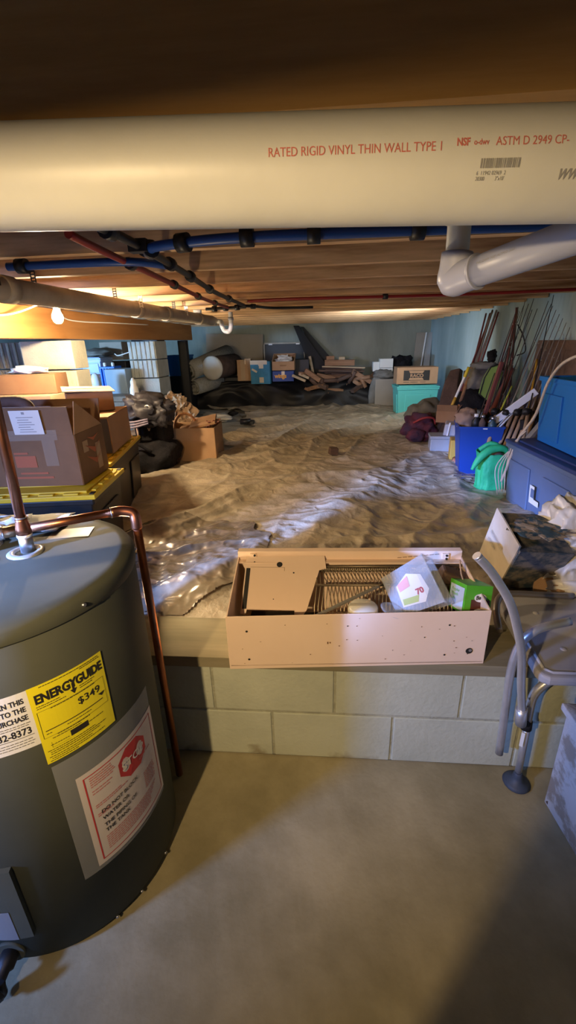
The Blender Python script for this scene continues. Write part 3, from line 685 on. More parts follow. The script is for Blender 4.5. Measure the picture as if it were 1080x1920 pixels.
t = carton('smaller brown box with loose pale top on top of the printed box', -1.42, 2.62, 1.017, .25, .25, .105, M_cardD, rz=R(32), tape=False)
b = B(); b.box((0, .0, .119), (.28, .28, .004), rot=(.03, .05, 0)); b.box((.0, .0, .1235), (.24, .02, .001), rot=(.03, .05, .2)); b.obj('loose_lid', M_cardL, t)
t = carton('long light box left of the stacked boxes with a shaded flap', -1.96, 2.86, 1.00, .44, .30, .085, M_cardL, rz=R(4), tape=False)
carton('pale brown box underneath at left behind the open box', -2.0, 2.86, .955, .5, .36, .04, M_card, rz=R(6), tape=False)
carton('open tray box of white rags at left in front of the concrete blocks', -1.97, 2.95, 1.09, .38, .20, .12, M_cardD, rz=R(8), tape=False)
b = B(); b.blob((-1.98, 2.96, 1.235), (.12, .07, .025), .4, 2.5, 3, 3); tag(b.obj('white_rag', M_white), 'white rag heaped on the tray box in front of the blocks', 'rag')
b = B(); b.blob((-2.02, 2.55, 1.05), (.06, .05, .06), .4, 2.5, 4, 3); tag(b.obj('white_rag', M_white), 'white crumpled bag at the left edge beside the open box', 'bag')
carton('plain brown box hidden behind the second tote at the left', -2.05, 2.88, .42, .5, .45, .53, M_card, tape=False)
carton('tall dark box standing under the pale brown boxes at left', -2.02, 2.45, .42, .34, .34, .56, M_cardD, tape=False)

# black bags
b = B(); b.blob((-1.40, 3.38, .53), (.23, .25, .15), .12, 2, 1, 4, sq=.75, flat=.415); bag = thing('duffel_bag', 'large black duffel bag on the ground beside the yellow-lidded tote', 'bag', (-1.42, 3.42, .41)); b.obj('bag_body', M_fabric, bag)
B().tube(spline([(-1.52, 3.16, .62), (-1.42, 3.13, .70), (-1.30, 3.16, .62)], 5), .012, 8).obj('handle', M_fabric, bag)
bag = thing('suitcase', 'black upright suitcase standing on the duffel bag with pale emblem', 'suitcase', (-1.36, 3.42, .66))
B().box((-1.365, 3.44, .735), (.25, .20, .18), rot=(0, 0, -.15)).obj('case_body', M_fabric, bag, bev=.03, bevseg=3)
b = B(); f = planefn((-1.37, 3.328, .75), (1, -.15, 0), (0, 0, 1)); b.bm.faces.new([b.bm.verts.new(f(*p)) for p in ((0, 0), (.012, .0), (.022, .028), (.008, .018), (-.008, .026))]); b.obj('emblem', M_tape, bag)
b = B(); b.tube([(-1.455, 3.32, .66), (-1.455, 3.32, .85)], .009, 8); b.obj('trim_strip', M_kraft, bag)
b = B(); b.blob((-1.37, 3.42, .90), (.15, .17, .10), .30, 2.2, 7, 4, sq=.7, ridge=True, rot=(0, .25, .2))
bag = thing('backpack', 'shiny dark bag with a round eyelet slumped on top of the suitcase', 'bag', (-1.35, 3.42, .87)); b.obj('bag_body', mat('shiny_dark_fabric', (.030, .028, .036), .55, bump=.4, bscale=30), bag)
B().lathe([(.012, 0), (.018, .003), (.022, 0)], 20, Matrix.Translation((-1.33, 3.262, .935)) @ Matrix.Rotation(PI/2, 4, 'X'), closed=False).obj('eyelet', M_metal, bag)
b = B()
for k in range(3): b.tube(spline([(-1.55, 3.23+.02*k, .85-.02*k), (-1.44, 3.19, .84-.02*k), (-1.31, 3.20, .86-.015*k)], 5), .008, 6)
b.obj('strap', mat('lilac_cloth', (.20, .17, .24), .7), bag)

# open carton with basket handle and frames
t = carton('open brown carton filled with picture frames and a wicker handle', -1.14, 3.78, .415, .42, .34, .30, M_card, rz=R(2), open_=True, flaps=(None, None, None, None))
bk = thing('wicker_basket', 'round wicker basket handle sticking out of the open brown carton', 'basket', (-1.21, 3.78, .60))
B().tube([Vector((-1.21+.085*math.cos(R(a)), 3.76+.04*math.cos(R(a)), .70+.115*math.sin(R(a)))) for a in range(-10, 200, 12)], .012, 8).obj('handle', mat('wicker', (.45, .22, .10), .7, bump=.6, bscale=90), bk)
B().blob((-1.20, 3.79, .66), (.085, .12, .05), .1, 3, 2).obj('basket_bowl', M_cardD, bk)
b = B(); b.box((-1.05, 3.77, .745), (.22, .26, .022), rot=(.12, -.18, .15)); tag(b.obj('picture_frame', M_cardD, bev=.003), 'brown picture frame lying across the top of the open carton', 'frame')
b = B(); b.box((-1.07, 3.82, .712), (.24, .22, .02), rot=(.1, -.12, -.1)); tag(b.obj('picture_frame', M_woodr, bev=.003), 'lower reddish frame under the brown one in the open carton', 'frame')
random.seed(11); tg = thing('twig_bundle', 'bundle of dry reddish twigs poking from the right of the open carton', 'twigs', (-.95, 3.78, .70)); b = B()
for k in range(14):
    p = Vector((-.98+random.uniform(-.04, .03), 3.72+random.uniform(-.06, .06), .70)); q = p+Vector((random.uniform(0, .09), random.uniform(-.05, .03), random.uniform(.03, .07))); b.tube([p, p.lerp(q, .5)+Vector((0, 0, .01)), q], .0025, 5)
    b.blob(q, (.008, .008, .008), .3, 3, k, 1)
b.obj('twigs', mat('twig', (.25, .10, .07), .8), tg)

# heap of crumpled kraft paper
random.seed(21)
spots = [(-1.87, 4.75, .62, .11), (-1.70, 4.85, .68, .12), (-1.55, 4.9, .66, .10), (-1.62, 4.6, .58, .11), (-1.82, 4.45, .56, .10), (-1.45, 4.72, .56, .09), (-1.50, 4.55, .50, .09), (-1.75, 4.7, .50, .12), (-1.98, 4.65, .56, .11), (-1.60, 4.85, .78, .08), (-1.74, 5.0, .80, .07), (-1.35, 4.6, .48, .08), (-1.7, 4.3, .48, .10), (-1.50, 4.3, .46, .08)]
for k, (x, y, z, r) in enumerate(spots):
    b = B(); b.blob((x, y, z), (r, r*.9, r*.75), .55, 2.6, k+30, 3, rot=(k, k*2, k*3), smooth=False, flat=.405)
    tag(b.obj('crumpled_paper', M_kraft if k % 3 else M_cardL), 'wad of crumpled brown packing paper in the heap before the far block pier', 'crumpled paper', 'crumpled packing paper heap')
b = B(); b.box((-1.75, 4.7, .47), (.62, .6, .13)); tag(b.obj('low_box', M_cardD, bev=.004), 'low dark box under the heap of crumpled brown paper', 'box')
b = B(); b.lathe([(.001, 0), (.12, .01), (.17, .05), (.16, .075), (.10, .10), (.001, .105)], 32, Matrix.Translation((-1.36, 4.52, .47)) @ Matrix.Rotation(.15, 4, 'X')); tag(b.obj('straw_hat', M_cardD), 'round brown dome like a straw hat beside the heap of paper', 'hat')
b = B(); b.box((-1.45, 4.12, .56), (.14, .07, .02), rot=(.3, 0, .2)); tag(b.obj('white_card', M_paper), 'small white card beside the brown round dome', 'card')
b = B(); b.blob((-1.36, 4.35, .44), (.2, .2, .05), .15, 2, 5, 3, flat=.40); tag(b.obj('dark_cloth', M_brown), 'dark brown cloth under the brown round dome', 'cloth')
b = B(); b.blob((-1.62, 3.95, .56), (.12, .16, .16), .3, 2.4, 44, 3, flat=.41); tag(b.obj('grey_green_cloth', M_olive), 'grey green cloth bundle between the suitcase and the paper heap', 'cloth')

# ---- deep left behind the beam (bluish)
def bxx(name, lab, cat, c, d, m, rot=(0, 0, 0), bev=.008, group=None, top=1):
    b = B(); b.box(c, d, rot, top=top); o = b.obj(name, m, bev=bev); tag(o, lab, cat, group); return o
bxx('metal_shelf', 'low dark red shelf board behind the beam holding a pale blue box', 'shelf', (-3.05, 5.75, 1.03), (.72, .4, .05), mat('dark_red', (.12, .02, .03), .6))
t = tote('plastic_bin', 'pale blue wrapped bin on the dark red shelf behind the beam', -2.98, 5.7, 1.056, .44, .34, .20, mat('pale_blue', (.38, .50, .72), .4), mat('pale_blue', (.38, .50, .72), .4), cat='bin')
b = B(); b.blob((-2.92, 5.75, 1.30), (.22, .14, .055), .3, 2, 9, 3); tag(b.obj('dark_bag', M_dust), 'dark slumped bag on top of the pale blue bin', 'bag')
for x in (-3.36, -2.74): bxx('shelf_post', 'dark post under the %s end of the dark red shelf' % ('left' if x < -3 else 'right'), 'post', (x, 5.75, .70), (.05, .34, .61), M_dark)
t = thing('cooler_jug', 'bright blue ribbed plastic container with two white caps behind the beam', 'container', (-2.61, 5.45, .41))
b = B(); b.box((-2.61, 5.45, .78), (.19, .2, .74)); [b.box((-2.68+.035*k, 5.345, .80), (.012, .02, .66)) for k in range(5)]; b.obj('body', mat('bright_blue', (.01, .14, .62), .4), t, bev=.012)
for x in (-2.66, -2.56): B().lathe([(.018, 0), (.018, .035), (.012, .045)], 16, Matrix.Translation((x, 5.42, 1.15))).obj('cap', M_white, t)
bxx('grey_cabinet', 'blue-grey box standing just left of the far block pier', 'box', (-2.40, 5.25, .77), (.25, .3, .72), mat('blue_grey', (.28, .38, .48), .6))
bxx('cardboard_box', 'grey brown box hanging high between the piers with an oval hand hole', 'box', (-2.76, 6.0, 1.32), (.30, .28, .22), M_panel)
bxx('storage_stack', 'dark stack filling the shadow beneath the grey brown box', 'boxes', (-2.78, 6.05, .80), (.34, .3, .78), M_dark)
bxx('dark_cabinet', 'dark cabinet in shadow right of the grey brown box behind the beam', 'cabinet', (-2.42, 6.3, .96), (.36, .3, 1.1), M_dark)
b = B(); b.tube(spline([(-2.12, 5.6, 1.425), (-2.30, 5.6, 1.34), (-2.54, 5.6, 1.27), (-2.60, 5.6, 1.29)], 6), .006, 6); tag(b.obj('electric_cable', M_white), 'loose white cord hanging under the beam between the piers', 'cord')
t = thing('white_bucket_handle', 'white plastic scoop with a hole standing left of the blue container', 'scoop', (-2.60, 4.9, .70))
B().lathe([(.05, 0), (.055, .14), (.04, .21), (.015, .235)], 24, Matrix.Translation((-2.54, 4.9, .87)) @ Matrix.Diagonal((1, .5, 1, 1))).obj('scoop_body', M_white, t)
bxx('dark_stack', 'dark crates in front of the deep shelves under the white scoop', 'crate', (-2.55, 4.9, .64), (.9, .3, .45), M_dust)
t = thing('lantern', 'small white lamp-shaped bottle standing before the far pier', 'bottle', (-2.04, 4.85, .80))
B().lathe([(.045, 0), (.05, .05), (.045, .12), (.03, .16), (.03, .2), (.01, .235)], 24, Matrix.Translation((-2.05, 4.75, .82))).obj('bottle_body', M_white, t)
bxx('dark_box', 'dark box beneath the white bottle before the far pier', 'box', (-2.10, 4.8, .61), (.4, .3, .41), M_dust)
t = tote('plastic_bin', 'dark blue bin at the end of the timber beam near the back', -2.22, 7.0, .93, .34, .3, .30, M_bluetote, M_navy, lid=False, cat='bin', ribs=1)
bxx('bin_stand', 'dark stand carrying the dark blue bin near the back', 'stand', (-2.22, 7.02, .665), (.36, .32, .52), M_dark)
b = B(); b.blob((-1.52, 5.9, .45), (.15, .28, .05), .5, 2.5, 6, 3, rot=(0, 0, .9), flat=.41); tag(b.obj('white_bag', M_bagw), 'flat white plastic bag on the floor before the black sheeting', 'bag')

# ------------------------------------------------------------------ back of the crawl space
b = B()
def berm(u, v):
    x = -2.5+3.35*u; a = v*1.0
    if a < .55: y = 7.02+.30*a+.06*noise.noise(Vector((x*2, a*3, 1))); z = .40+.41*math.sin(a/.55*PI/2)
    else: y = 7.19+(a-.55)*1.9; z = .81+.01*noise.noise(Vector((x*3, y*3, 2)))
    nn = noise.noise(Vector((x*3.0, a*6, 3))); 
    if u > .80: z -= (u-.8)*.6*(.5+.5*a)*max(0, z-.4)
    return (x, y-.035*abs(nn), max(.402, z+.01*nn))
b.grid(berm, 150, 50); tag(b.obj('black_sheeting', M_blackpoly, dedupe=True), 'black plastic sheeting draped over the low bank along the back wall', 'plastic sheeting')
bxx('earth_bank', 'solid low bank under the black sheeting at the back', 'bank', (-.95, 7.75, .59), (3.1, .5, .38), M_blackp)
bxx('wall_panel', 'large tan board leaning on the back wall at left', 'board', (-1.55, 7.93, 1.17), (.98, .03, .70), M_panel, rot=(-.06, .035, 0), bev=.003)
t = thing('framed_board', 'dark rectangular board with a thin white frame leaning on the back wall', 'board', (-.70, 7.88, .82))
B().box((-.69, 7.90, 1.08), (.66, .02, .54)).obj('dark_panel', mat('slate', (.035, .04, .045), .6), t)
b = B(); b.box((-.69, 7.885, 1.355), (.70, .03, .022)); b.box((-1.03, 7.885, 1.08), (.02, .03, .56)); b.box((-.35, 7.885, 1.08), (.022, .03, .56)); b.obj('frame', M_pvcold, t)
for x in (-.92, -.46): B().box((x, 7.868, 1.34), (.06, .02, .018)).obj('clip', M_white, t)
# carpet rolls
def roll(lab, c, r, L_, ax, turns=3.0):
    t = lthing('carpet_roll', lab, 'carpet roll', c); t.rotation_euler = Vector(ax).to_track_quat('Y', 'Z').to_euler()
    b = B(); out = []; inn = []; n = 70
    for k in range(n+1):
        a = k/n*turns*2*PI; rr = r*(.22+.78*k/n); out.append((rr*math.cos(a), rr*math.sin(a)))
    g = [[b.bm.verts.new((p[0], y, p[1])) for y in (0, L_)] for p in out]
    for a, c_ in zip(g, g[1:]): b.bm.faces.new((a[0], c_[0], c_[1], a[1])).smooth = True
    b.obj('rolled_carpet', M_carpet, t, solid=r*.10)
    return t
roll('thick grey carpet roll lying on the black sheeting at left, upper one', (-2.02, 6.72, .99), .15, .95, (.55, 1, .28), 2.6)
roll('small grey carpet roll lower and nearer, end showing', (-1.96, 6.68, .76), .12, .75, (.45, 1, .10), 2.4)
b = B(); b.blob((-2.25, 7.1, 1.06), (.07, .1, .13), .3, 2, 8, 3); tag(b.obj('white_cloth', M_bagw), 'pale crumpled cloth behind the carpet rolls', 'cloth')
t = thing('brown_drum', 'brown barrel lying on its side with its pale round end facing out', 'drum', (-1.68, 7.0, .84))
ax = Vector((.30, .95, .03)).normalized(); M_ = Matrix.Translation((-1.69, 6.78, 1.035)) @ ax.to_track_quat('Z', 'Y').to_matrix().to_4x4()
B().lathe([(.16, .01), (.165, .04), (.165, .7)], 40, M_).obj('barrel', M_brown, t)
B().lathe([(.001, -.012), (.10, -.014), (.155, -.004), (.172, .012), (.172, .035)], 40, M_, closed=False).obj('pale_lid', mat('dusty_white', (.46, .43, .37), .55, col2=(.54, .51, .45), scale=4), t)
bxx('low_crate', 'dark crate under the barrel and carpet rolls at the back', 'crate', (-1.70, 7.35, .84), (.7, .3, .06), M_dark)
t = carton('tall narrow brown box with tape down the front, left of the blue box', -1.27, 7.25, .815, .22, .2, .31, M_card, rz=R(3)); B().box((-.02, -.103, .16), (.07, .002, .30)).obj('front_tape', M_cardL, t); B().box((.06, -.06, .315), (.10, .06, .03)).obj('flap_end', M_cardL, t)
t = carton('blue printed box with brown tape patches on the black bank', -.985, 7.2, .77, .31, .26, .33, mat('blue_carton', (.04, .20, .34), .7, var=.2, scale=6), rz=R(-8))
b = B(); b.box((.02, -.134, .28), (.07, .002, .10)); b.box((.02, -.134, .06), (.07, .002, .08)); b.box((-.09, -.134, .20), (.09, .002, .03), rot=(0, .5, 0)); b.box((-.02, -.1335, .318), (.27, .002, .06)); b.obj('tape_patch', M_tape, t)
t = carton('brown tray box heaped with crumpled paper, on top of the blue orange box', -.645, 7.22, .965, .34, .26, .13, M_card, open_=True, flaps=(None, 10, -15, 10))
b = B(); b.box((.0, -.1345, .07), (.10, .001, .022)); b.obj('faint_print', M_cardD, t)
b = B(); b.blob((-.64, 7.24, 1.12), (.12, .09, .06), .4, 2.6, 5, 3, smooth=False); tag(b.obj('crumpled_paper', M_paper), 'white crumpled paper in the tray box at the back', 'crumpled paper')
t = carton('dark blue box with bright orange lettering under the tray box', -.65, 7.22, .80, .33, .26, .15, mat('navy_carton', (.02, .05, .22), .6))
b = B(); f = planefn((-.165, -.1335, 0), (1, 0, 0), (0, 0, 1)); letters(b, 'wings', .085, lambda u, v: f(.035+u, .055+v), bold=.004, sx=.95); b.obj('orange_lettering', mat('orange_print', (.70, .33, .05), .6), t)
bxx('cardboard_box', 'dark shadowy box behind the brown tray at the back', 'box', (-.38, 7.5, .96), (.25, .25, .30), M_dark)
# leaning dark sheet metal
b = B(); b.hexa([(-.18, 7.55, .82), (.16, 7.50, .82), (.16, 7.56, .82), (-.18, 7.6, .82), (-.53, 7.9, 1.62), (-.44, 7.88, 1.62), (-.44, 7.93, 1.62), (-.53, 7.96, 1.62)])
tag(b.obj('leaning_plank', mat('black_sheet', (.02, .02, .022), .5), bev=.004), 'black tapering sheet leaning diagonally up the back wall', 'panel')
b = B(); b.hexa([(.0, 7.6, .82), (.36, 7.58, .82), (.36, 7.62, .82), (0, 7.64, .82), (-.40, 7.95, 1.60), (-.36, 7.95, 1.60), (-.36, 7.97, 1.60), (-.4, 7.97, 1.60)])
tag(b.obj('leaning_film', mat('dark_film', (.05, .05, .048), .35, alpha=.85), bev=.002), 'smoky dark film hanging beside the black leaning sheet', 'film')
b = B(); b.box((-.22, 7.52, 1.0), (.04, .02, .30), rot=(0, -.2, 0)); tag(b.obj('pale_strip', M_woodp), 'short pale wood strip left of the black leaning sheet', 'wood strip')

# wood pile
random.seed(4)
bank = bxx('rubble_heap', 'low dark heap base carrying the wood pile at the back', 'heap', (.18, 7.45, .55), (.95, .5, .32), M_dark)
def board(lab, c, d, rz=0, ry=0, m=None, rx=0, g='scrap lumber pile'):
    b = B(); b.box(c, d, (rx, ry, rz)); tag(b.obj('lumber_scrap', m or random.choice([M_woodr, M_woodd, M_woodr])), lab, 'wood scrap', g)
G = 'scrap of old wood stacked in the pile by the back wall'
for k in range(7): board(G, (.30+random.uniform(-.08, .08), 7.38+.05*(k % 3), .965-.022*k), (.62-.03*k, .10, .020), R(random.uniform(-6, 6)), 0)
board('thick reddish board across the top of the wood pile', (.22, 7.28, 1.05), (.46, .12, .085), R(3), .02, M_woodr, g=None)
board('small reddish block on top of the wood pile at left', (.07, 7.25, 1.125), (.12, .10, .05), R(10), 0, M_woodr, g=None)
board('small pale block on top of the wood pile', (.26, 7.25, 1.115), (.09, .07, .04), R(-8), 0, M_woodp, g=None)
board('long pale edge board under the reddish board', (.28, 7.22, .985), (.66, .06, .018), R(1), .05, M_woodp, g=None)
board('wide dark board sloping left in the middle of the pile', (.25, 7.24, .93), (.70, .10, .022), R(-3), .03, M_woodd, g=None)
for k in range(22):
    board(G, (random.uniform(-.33, .68), 7.12+random.uniform(-.05, .25), random.uniform(.62, .90)), (random.uniform(.14, .38), .07, random.uniform(.03, .07)), R(random.uniform(-75, 75)), R(random.uniform(-40, 40)))
for x, z, L_ in ((-.40, .85, .22), (-.32, .88, .16)): board('pale squared offcut at the left foot of the wood pile', (x, 7.02, z), (L_, .05, .035), R(-10), R(22), M_woodp, g='pale offcuts')
for k in range(10):
    a = random.uniform(0, PI); p = Vector((random.uniform(-.25, .62), 7.10, random.uniform(.60, .88))); d = Vector((math.cos(a)*.14, random.uniform(-.1, .02), math.sin(a)*.10))
    b = B(); b.tube([p-d, p, p+d], [.03, .034, .028], 9); tag(b.obj('split_log', M_woodr if k % 2 else M_woodd), 'split log poking out of the wood pile by the back wall', 'log', 'split logs in the wood pile')
# right of the pile
b = B(); b.blob((.76, 7.0, .68), (.085, .035, .28), .12, 1.8, 3, 3, rot=(0, .22, 0)); tag(b.obj('grey_slab', M_dust), 'tall grey oval slab standing on edge right of the wood pile', 'slab')
bxx('cement_board', 'square grey-brown board standing left of the turquoise tote', 'board', (.95, 6.95, .61), (.40, .03, .41), M_panel, rot=(-.12, 0, .05), bev=.003)
bxx('dark_disc_board', 'dark square board half behind the grey oval slab', 'board', (.84, 7.06, .58), (.24, .02, .36), M_dust, rot=(-.1, 0, 0), bev=.003)
bxx('white_carton', 'small white printed carton, upper of two at the back right', 'box', (.93, 7.25, 1.03), (.20, .16, .13), M_paper, bev=.002)
bxx('white_carton', 'small white printed carton, lower of two at the back right', 'box', (.93, 7.25, .895), (.20, .17, .13), M_paper, bev=.002)
bxx('white_carton', 'small pale carton half hidden left of the two stacked ones', 'box', (.79, 7.3, .98), (.11, .16, .14), M_paper, bev=.002)
bxx('plinth', 'dark support block under the white cartons at the back', 'block', (.90, 7.32, .615), (.40, .3, .42), M_dust)
b = B(); b.blob((.88, 7.0, .88), (.14, .08, .07), .3, 2, 12, 3); tag(b.obj('dark_bag', M_dust), 'grey slumped cloth under the white cartons', 'cloth')
b = B(); b.blob((1.18, 7.4, 1.02), (.16, .14, .12), .3, 2.4, 13, 3); tag(b.obj('dark_bag', M_fabric), 'black lumpy bag behind the lettered carton', 'bag')
# RACO box on teal tote
t = tote('storage_tote', 'turquoise tote carrying a lettered brown carton at the back right', 1.20, 6.22, .415, .54, .40, .385, M_teal, M_teal, lid=True, ribs=1, rz=R(2))
t = carton('brown carton lettered RACO on the turquoise tote', 1.19, 6.22, .815, .52, .30, .205, M_card, tape=False)
b = B(); f = planefn((-.26, -.1535, 0), (1, 0, 0), (0, 0, 1)); quad(b, f, .085, .045, .415, .17); b.obj('dark_panel_print', M_ink, t)
b = B(); f = planefn((-.26, -.1550, 0), (1, 0, 0), (0, 0, 1))
for v0, v1, k in ((.135, .165, 1), (.05, .078, -1)): b.bm.faces.new([b.bm.verts.new(f(*p)) for p in (((.165, v0), (.325, v0), (.345, v1), (.150, v1)) if k > 0 else ((.150, v0), (.345, v0), (.325, v1), (.165, v1)))])
letters(b, 'RACO', .055, lambda u, v: f(.168+u, .087+v), sx=1.1, bold=.002)
b.obj('tan_print', M_card, t)
b = B()
for x0, x1 in ((.085, .16), (.175, .27), (.30, .37)): quad(b, f, x0, .022, x1, .028)
b.obj('bottom_print', M_brown, t)
# boards leaning at the back right corner
for lab, x0, x1, w_, m, y in (('wide grey board leaning in the back right corner', 1.50, 1.60, .20, M_panel, 7.75), ('narrow white strip leaning between the grey boards', 1.50, 1.64, .018, M_white, 7.66), ('second grey board leaning nearest the right wall', 1.63, 1.70, .10, M_gray, 7.70)):
    b = B(); b.hexa([(x0-w_/2, y, .41), (x0+w_/2, y, .41), (x0+w_/2, y+.02, .41), (x0-w_/2, y+.02, .41), (x1-w_/2, y+.22, 1.46), (x1+w_/2*.9, y+.22, 1.46), (x1+w_/2*.9, y+.24, 1.46), (x1-w_/2, y+.24, 1.46)])
    tag(b.obj('leaning_board', m), lab, 'board')
# floor bits
t = thing('power_drill', 'small black power tool lying on the bare floor at the left of the sheet', 'tool', (-.98, 5.45, .42))
B().tube([(-1.05, 5.45, .46), (-.92, 5.46, .46)], .035, 12).obj('motor', M_blackp, t); B().box((-.90, 5.44, .45), (.05, .12, .05)).obj('handle', M_blackp, t, bev=.01)
b = B(); b.blob((-1.30, 6.25, .45), (.07, .09, .035), .25, 2, 15, 2); tag(b.obj('dark_clod', M_fabric), 'small dark lump on the floor before the black sheeting', 'lump')
b = B(); b.tube(spline([(-1.2, 6.2, .43), (-1.1, 5.9, .42), (-1.0, 5.6, .42)], 5), .006, 6); tag(b.obj('thin_cable', M_dust), 'thin dark cord from the lump to the black power tool', 'cord')
bxx('wood_block', 'small dark wood block on the plastic sheet in mid view', 'block', (.075, 3.86, .455), (.075, .06, .06), M_woodd, rot=(.1, .1, .3), bev=.003)
# ------------------------------------------------------------------ right side of the crawl space
def tote_xy(lab, x0, x1, y0, y1, z, h_, bm_, lm_, lid, rz=0, knobs=False):   # long side along Y
    return tote('storage_tote', lab, (x0+x1)/2, (y0+y1)/2, z, y1-y0, x1-x0, h_, bm_, lm_, rz=PI/2+rz, lid=lid, ribs=2, knobs=knobs)
t = tote_xy('large blue-grey tote with navy lid on the ground at right, torn label on its side', 1.11, 1.60, 1.98, 2.74, .415, .385, M_greytote, M_navylid, True, rz=R(3))
b = B(); f = planefn((-.10, .2400, .10), (-1, 0, 0), (0, .08, 1)); quad(b, f, -.12, 0, -.07, .10); quad(b, f, -.07, .0, -.02, .03)
b.obj('torn_label', mat('torn_label', (.60, .56, .46), .8), t); b = B(); f = planefn((-.10, .2412, .10), (-1, 0, 0), (0, .08, 1)); quad(b, f, -.105, .035, -.07, .085); b.obj('label_hole', M_greytote, t)
tote_xy('bright blue open tote standing on the navy-lidded tote at the right edge', 1.19, 1.64, 1.98, 2.66, .805, .35, M_bluetote, M_bluetote, False)
b = B(); b.tube(spline([(1.30, 2.05, 1.30), (1.15, 2.245, 1.27), (1.155, 2.459, 1.156), (1.158, 2.56, .954), (1.12, 2.64, .80), (1.085, 2.66, .60), (1.07, 2.66, .54)], 8), .0075, 8)
for k in range(4): b.tube(spline([(1.14, 2.60, .86), (1.105+.01*k, 2.665+.01*k, .76), (1.085-.012*k, 2.655+.02*k, .62), (1.08, 2.62+.03*k, .50-.02*k)], 6), .0035, 6)
tag(b.obj('rope', M_rope), 'pale frayed rope draped over the two blue totes at right', 'rope')
t = thing('framed_picture', 'dark brown framed board leaning on the right wall behind the bright blue tote', 'framed board', (1.62, 3.1, .42))
B().box((1.62, 3.12, .87), (.03, 1.20, .90), rot=(0, .10, 0)).obj('backing', M_brown, t)
b = B(); b.box((1.64, 3.12, 1.30), (.05, 1.24, .06)); b.box((1.60, 3.72, .86), (.05, .05, .88), rot=(0, .10, 0)); b.obj('frame_bar', M_woodd, t)
bxx('maroon_board', 'maroon board leaning diagonally over the dark framed board', 'board', (1.56, 2.60, 1.15), (.03, .50, .40), mat('maroon', (.10, .03, .035), .6), rot=(.5, .10, 0), bev=.003)

# navy bin full of sticks
t = lthing('navy_bin', 'tall navy blue bin packed with rods and tools', 'bin', (1.13, 3.36, .41), rz=R(-8))
b = B(); w0, w1, d0, d1, h_ = .115, .150, .10, .14, .36
for s_, in ((1,), (-1,)):
    b.hexa([Vector(p) for p in ((-w0, s_*d0, 0), (w0, s_*d0, 0), (w1, s_*d1, h_), (-w1, s_*d1, h_))]+[Vector(p)+Vector((0, -s_*.004, 0)) for p in ((-w0, s_*d0, 0), (w0, s_*d0, 0), (w1, s_*d1, h_), (-w1, s_*d1, h_))])
    b.hexa([Vector(p) for p in ((s_*w0, -d0, 0), (s_*w0, d0, 0), (s_*w1, d1, h_), (s_*w1, -d1, h_))]+[Vector(p)+Vector((-s_*.004, 0, 0)) for p in ((s_*w0, -d0, 0), (s_*w0, d0, 0), (s_*w1, d1, h_), (s_*w1, -d1, h_))])
b.box((0, 0, .004), (.22, .19, .006)); b.obj('bin_body', M_navy, t, bev=.002)
b = B(); [b.box((0, s_*.141, h_-.006), (.30, .008, .014)) for s_ in (-1, 1)]; [b.box((s_*.151, 0, h_-.006), (.008, .28, .014)) for s_ in (-1, 1)]; b.obj('rim', M_navy, t)
b = B(); b.box((.02, -.1465, h_-.012), (.03, .003, .006)); b.obj('rim_sticker', M_white, t)
# green bag
t = thing('green_shopping_bag', 'bright green fabric bag in front of the navy bin with its handles folded over', 'bag', (1.11, 2.92, .41))
def gb(u, v):
    a = 2*PI*u; z = .412+.25*v; k = .86+.16*v-.05*math.sin(v*3)
    x = math.copysign(abs(math.cos(a))**.6, math.cos(a)); y = math.copysign(abs(math.sin(a))**.6, math.sin(a)); nn = noise.noise(Vector((x*3, y*3, v*3)))
    return (1.105+x*.100*k+.012*nn, 2.93+y*.085*k+.012*nn, z+.012*noise.noise(Vector((x*2, y*2, 5)))*(v > .9))
b = B(); b.grid(gb, 48, 14); b.grid(lambda u, v: (1.105+.1*v*math.cos(2*PI*u), 2.93+.08*v*math.sin(2*PI*u), .425), 24, 2); b.obj('bag_body', M_green, t, solid=.004)
b = B(); P_ = spline([(1.18, 2.86, .66), (1.13, 2.85, .700), (1.06, 2.85, .695), (1.00, 2.84, .655), (.965, 2.84, .60), (.95, 2.84, .565)], 6)
b.tube(P_, [.012+.014*math.sin(PI*min(1, k/(len(P_)-1)*1.1)) for k in range(len(P_))], 10); b.tube(spline([(1.03, 2.99, .66), (1.10, 2.98, .705), (1.18, 2.96, .67)], 6), .016, 8); b.obj('folded_handle', M_green, t)
b = B(); b.blob((1.10, 2.92, .64), (.07, .06, .035), .3, 3, 5, 2); b.obj('bag_contents', M_brown, t)
b = B(); b.blob((1.02, 3.10, .43), (.10, .07, .02), .6, 4, 25, 3, smooth=False, flat=.412); tag(b.obj('crumpled_film', M_gloss), 'small shiny crumple of clear film in front of the navy bin', 'plastic film')

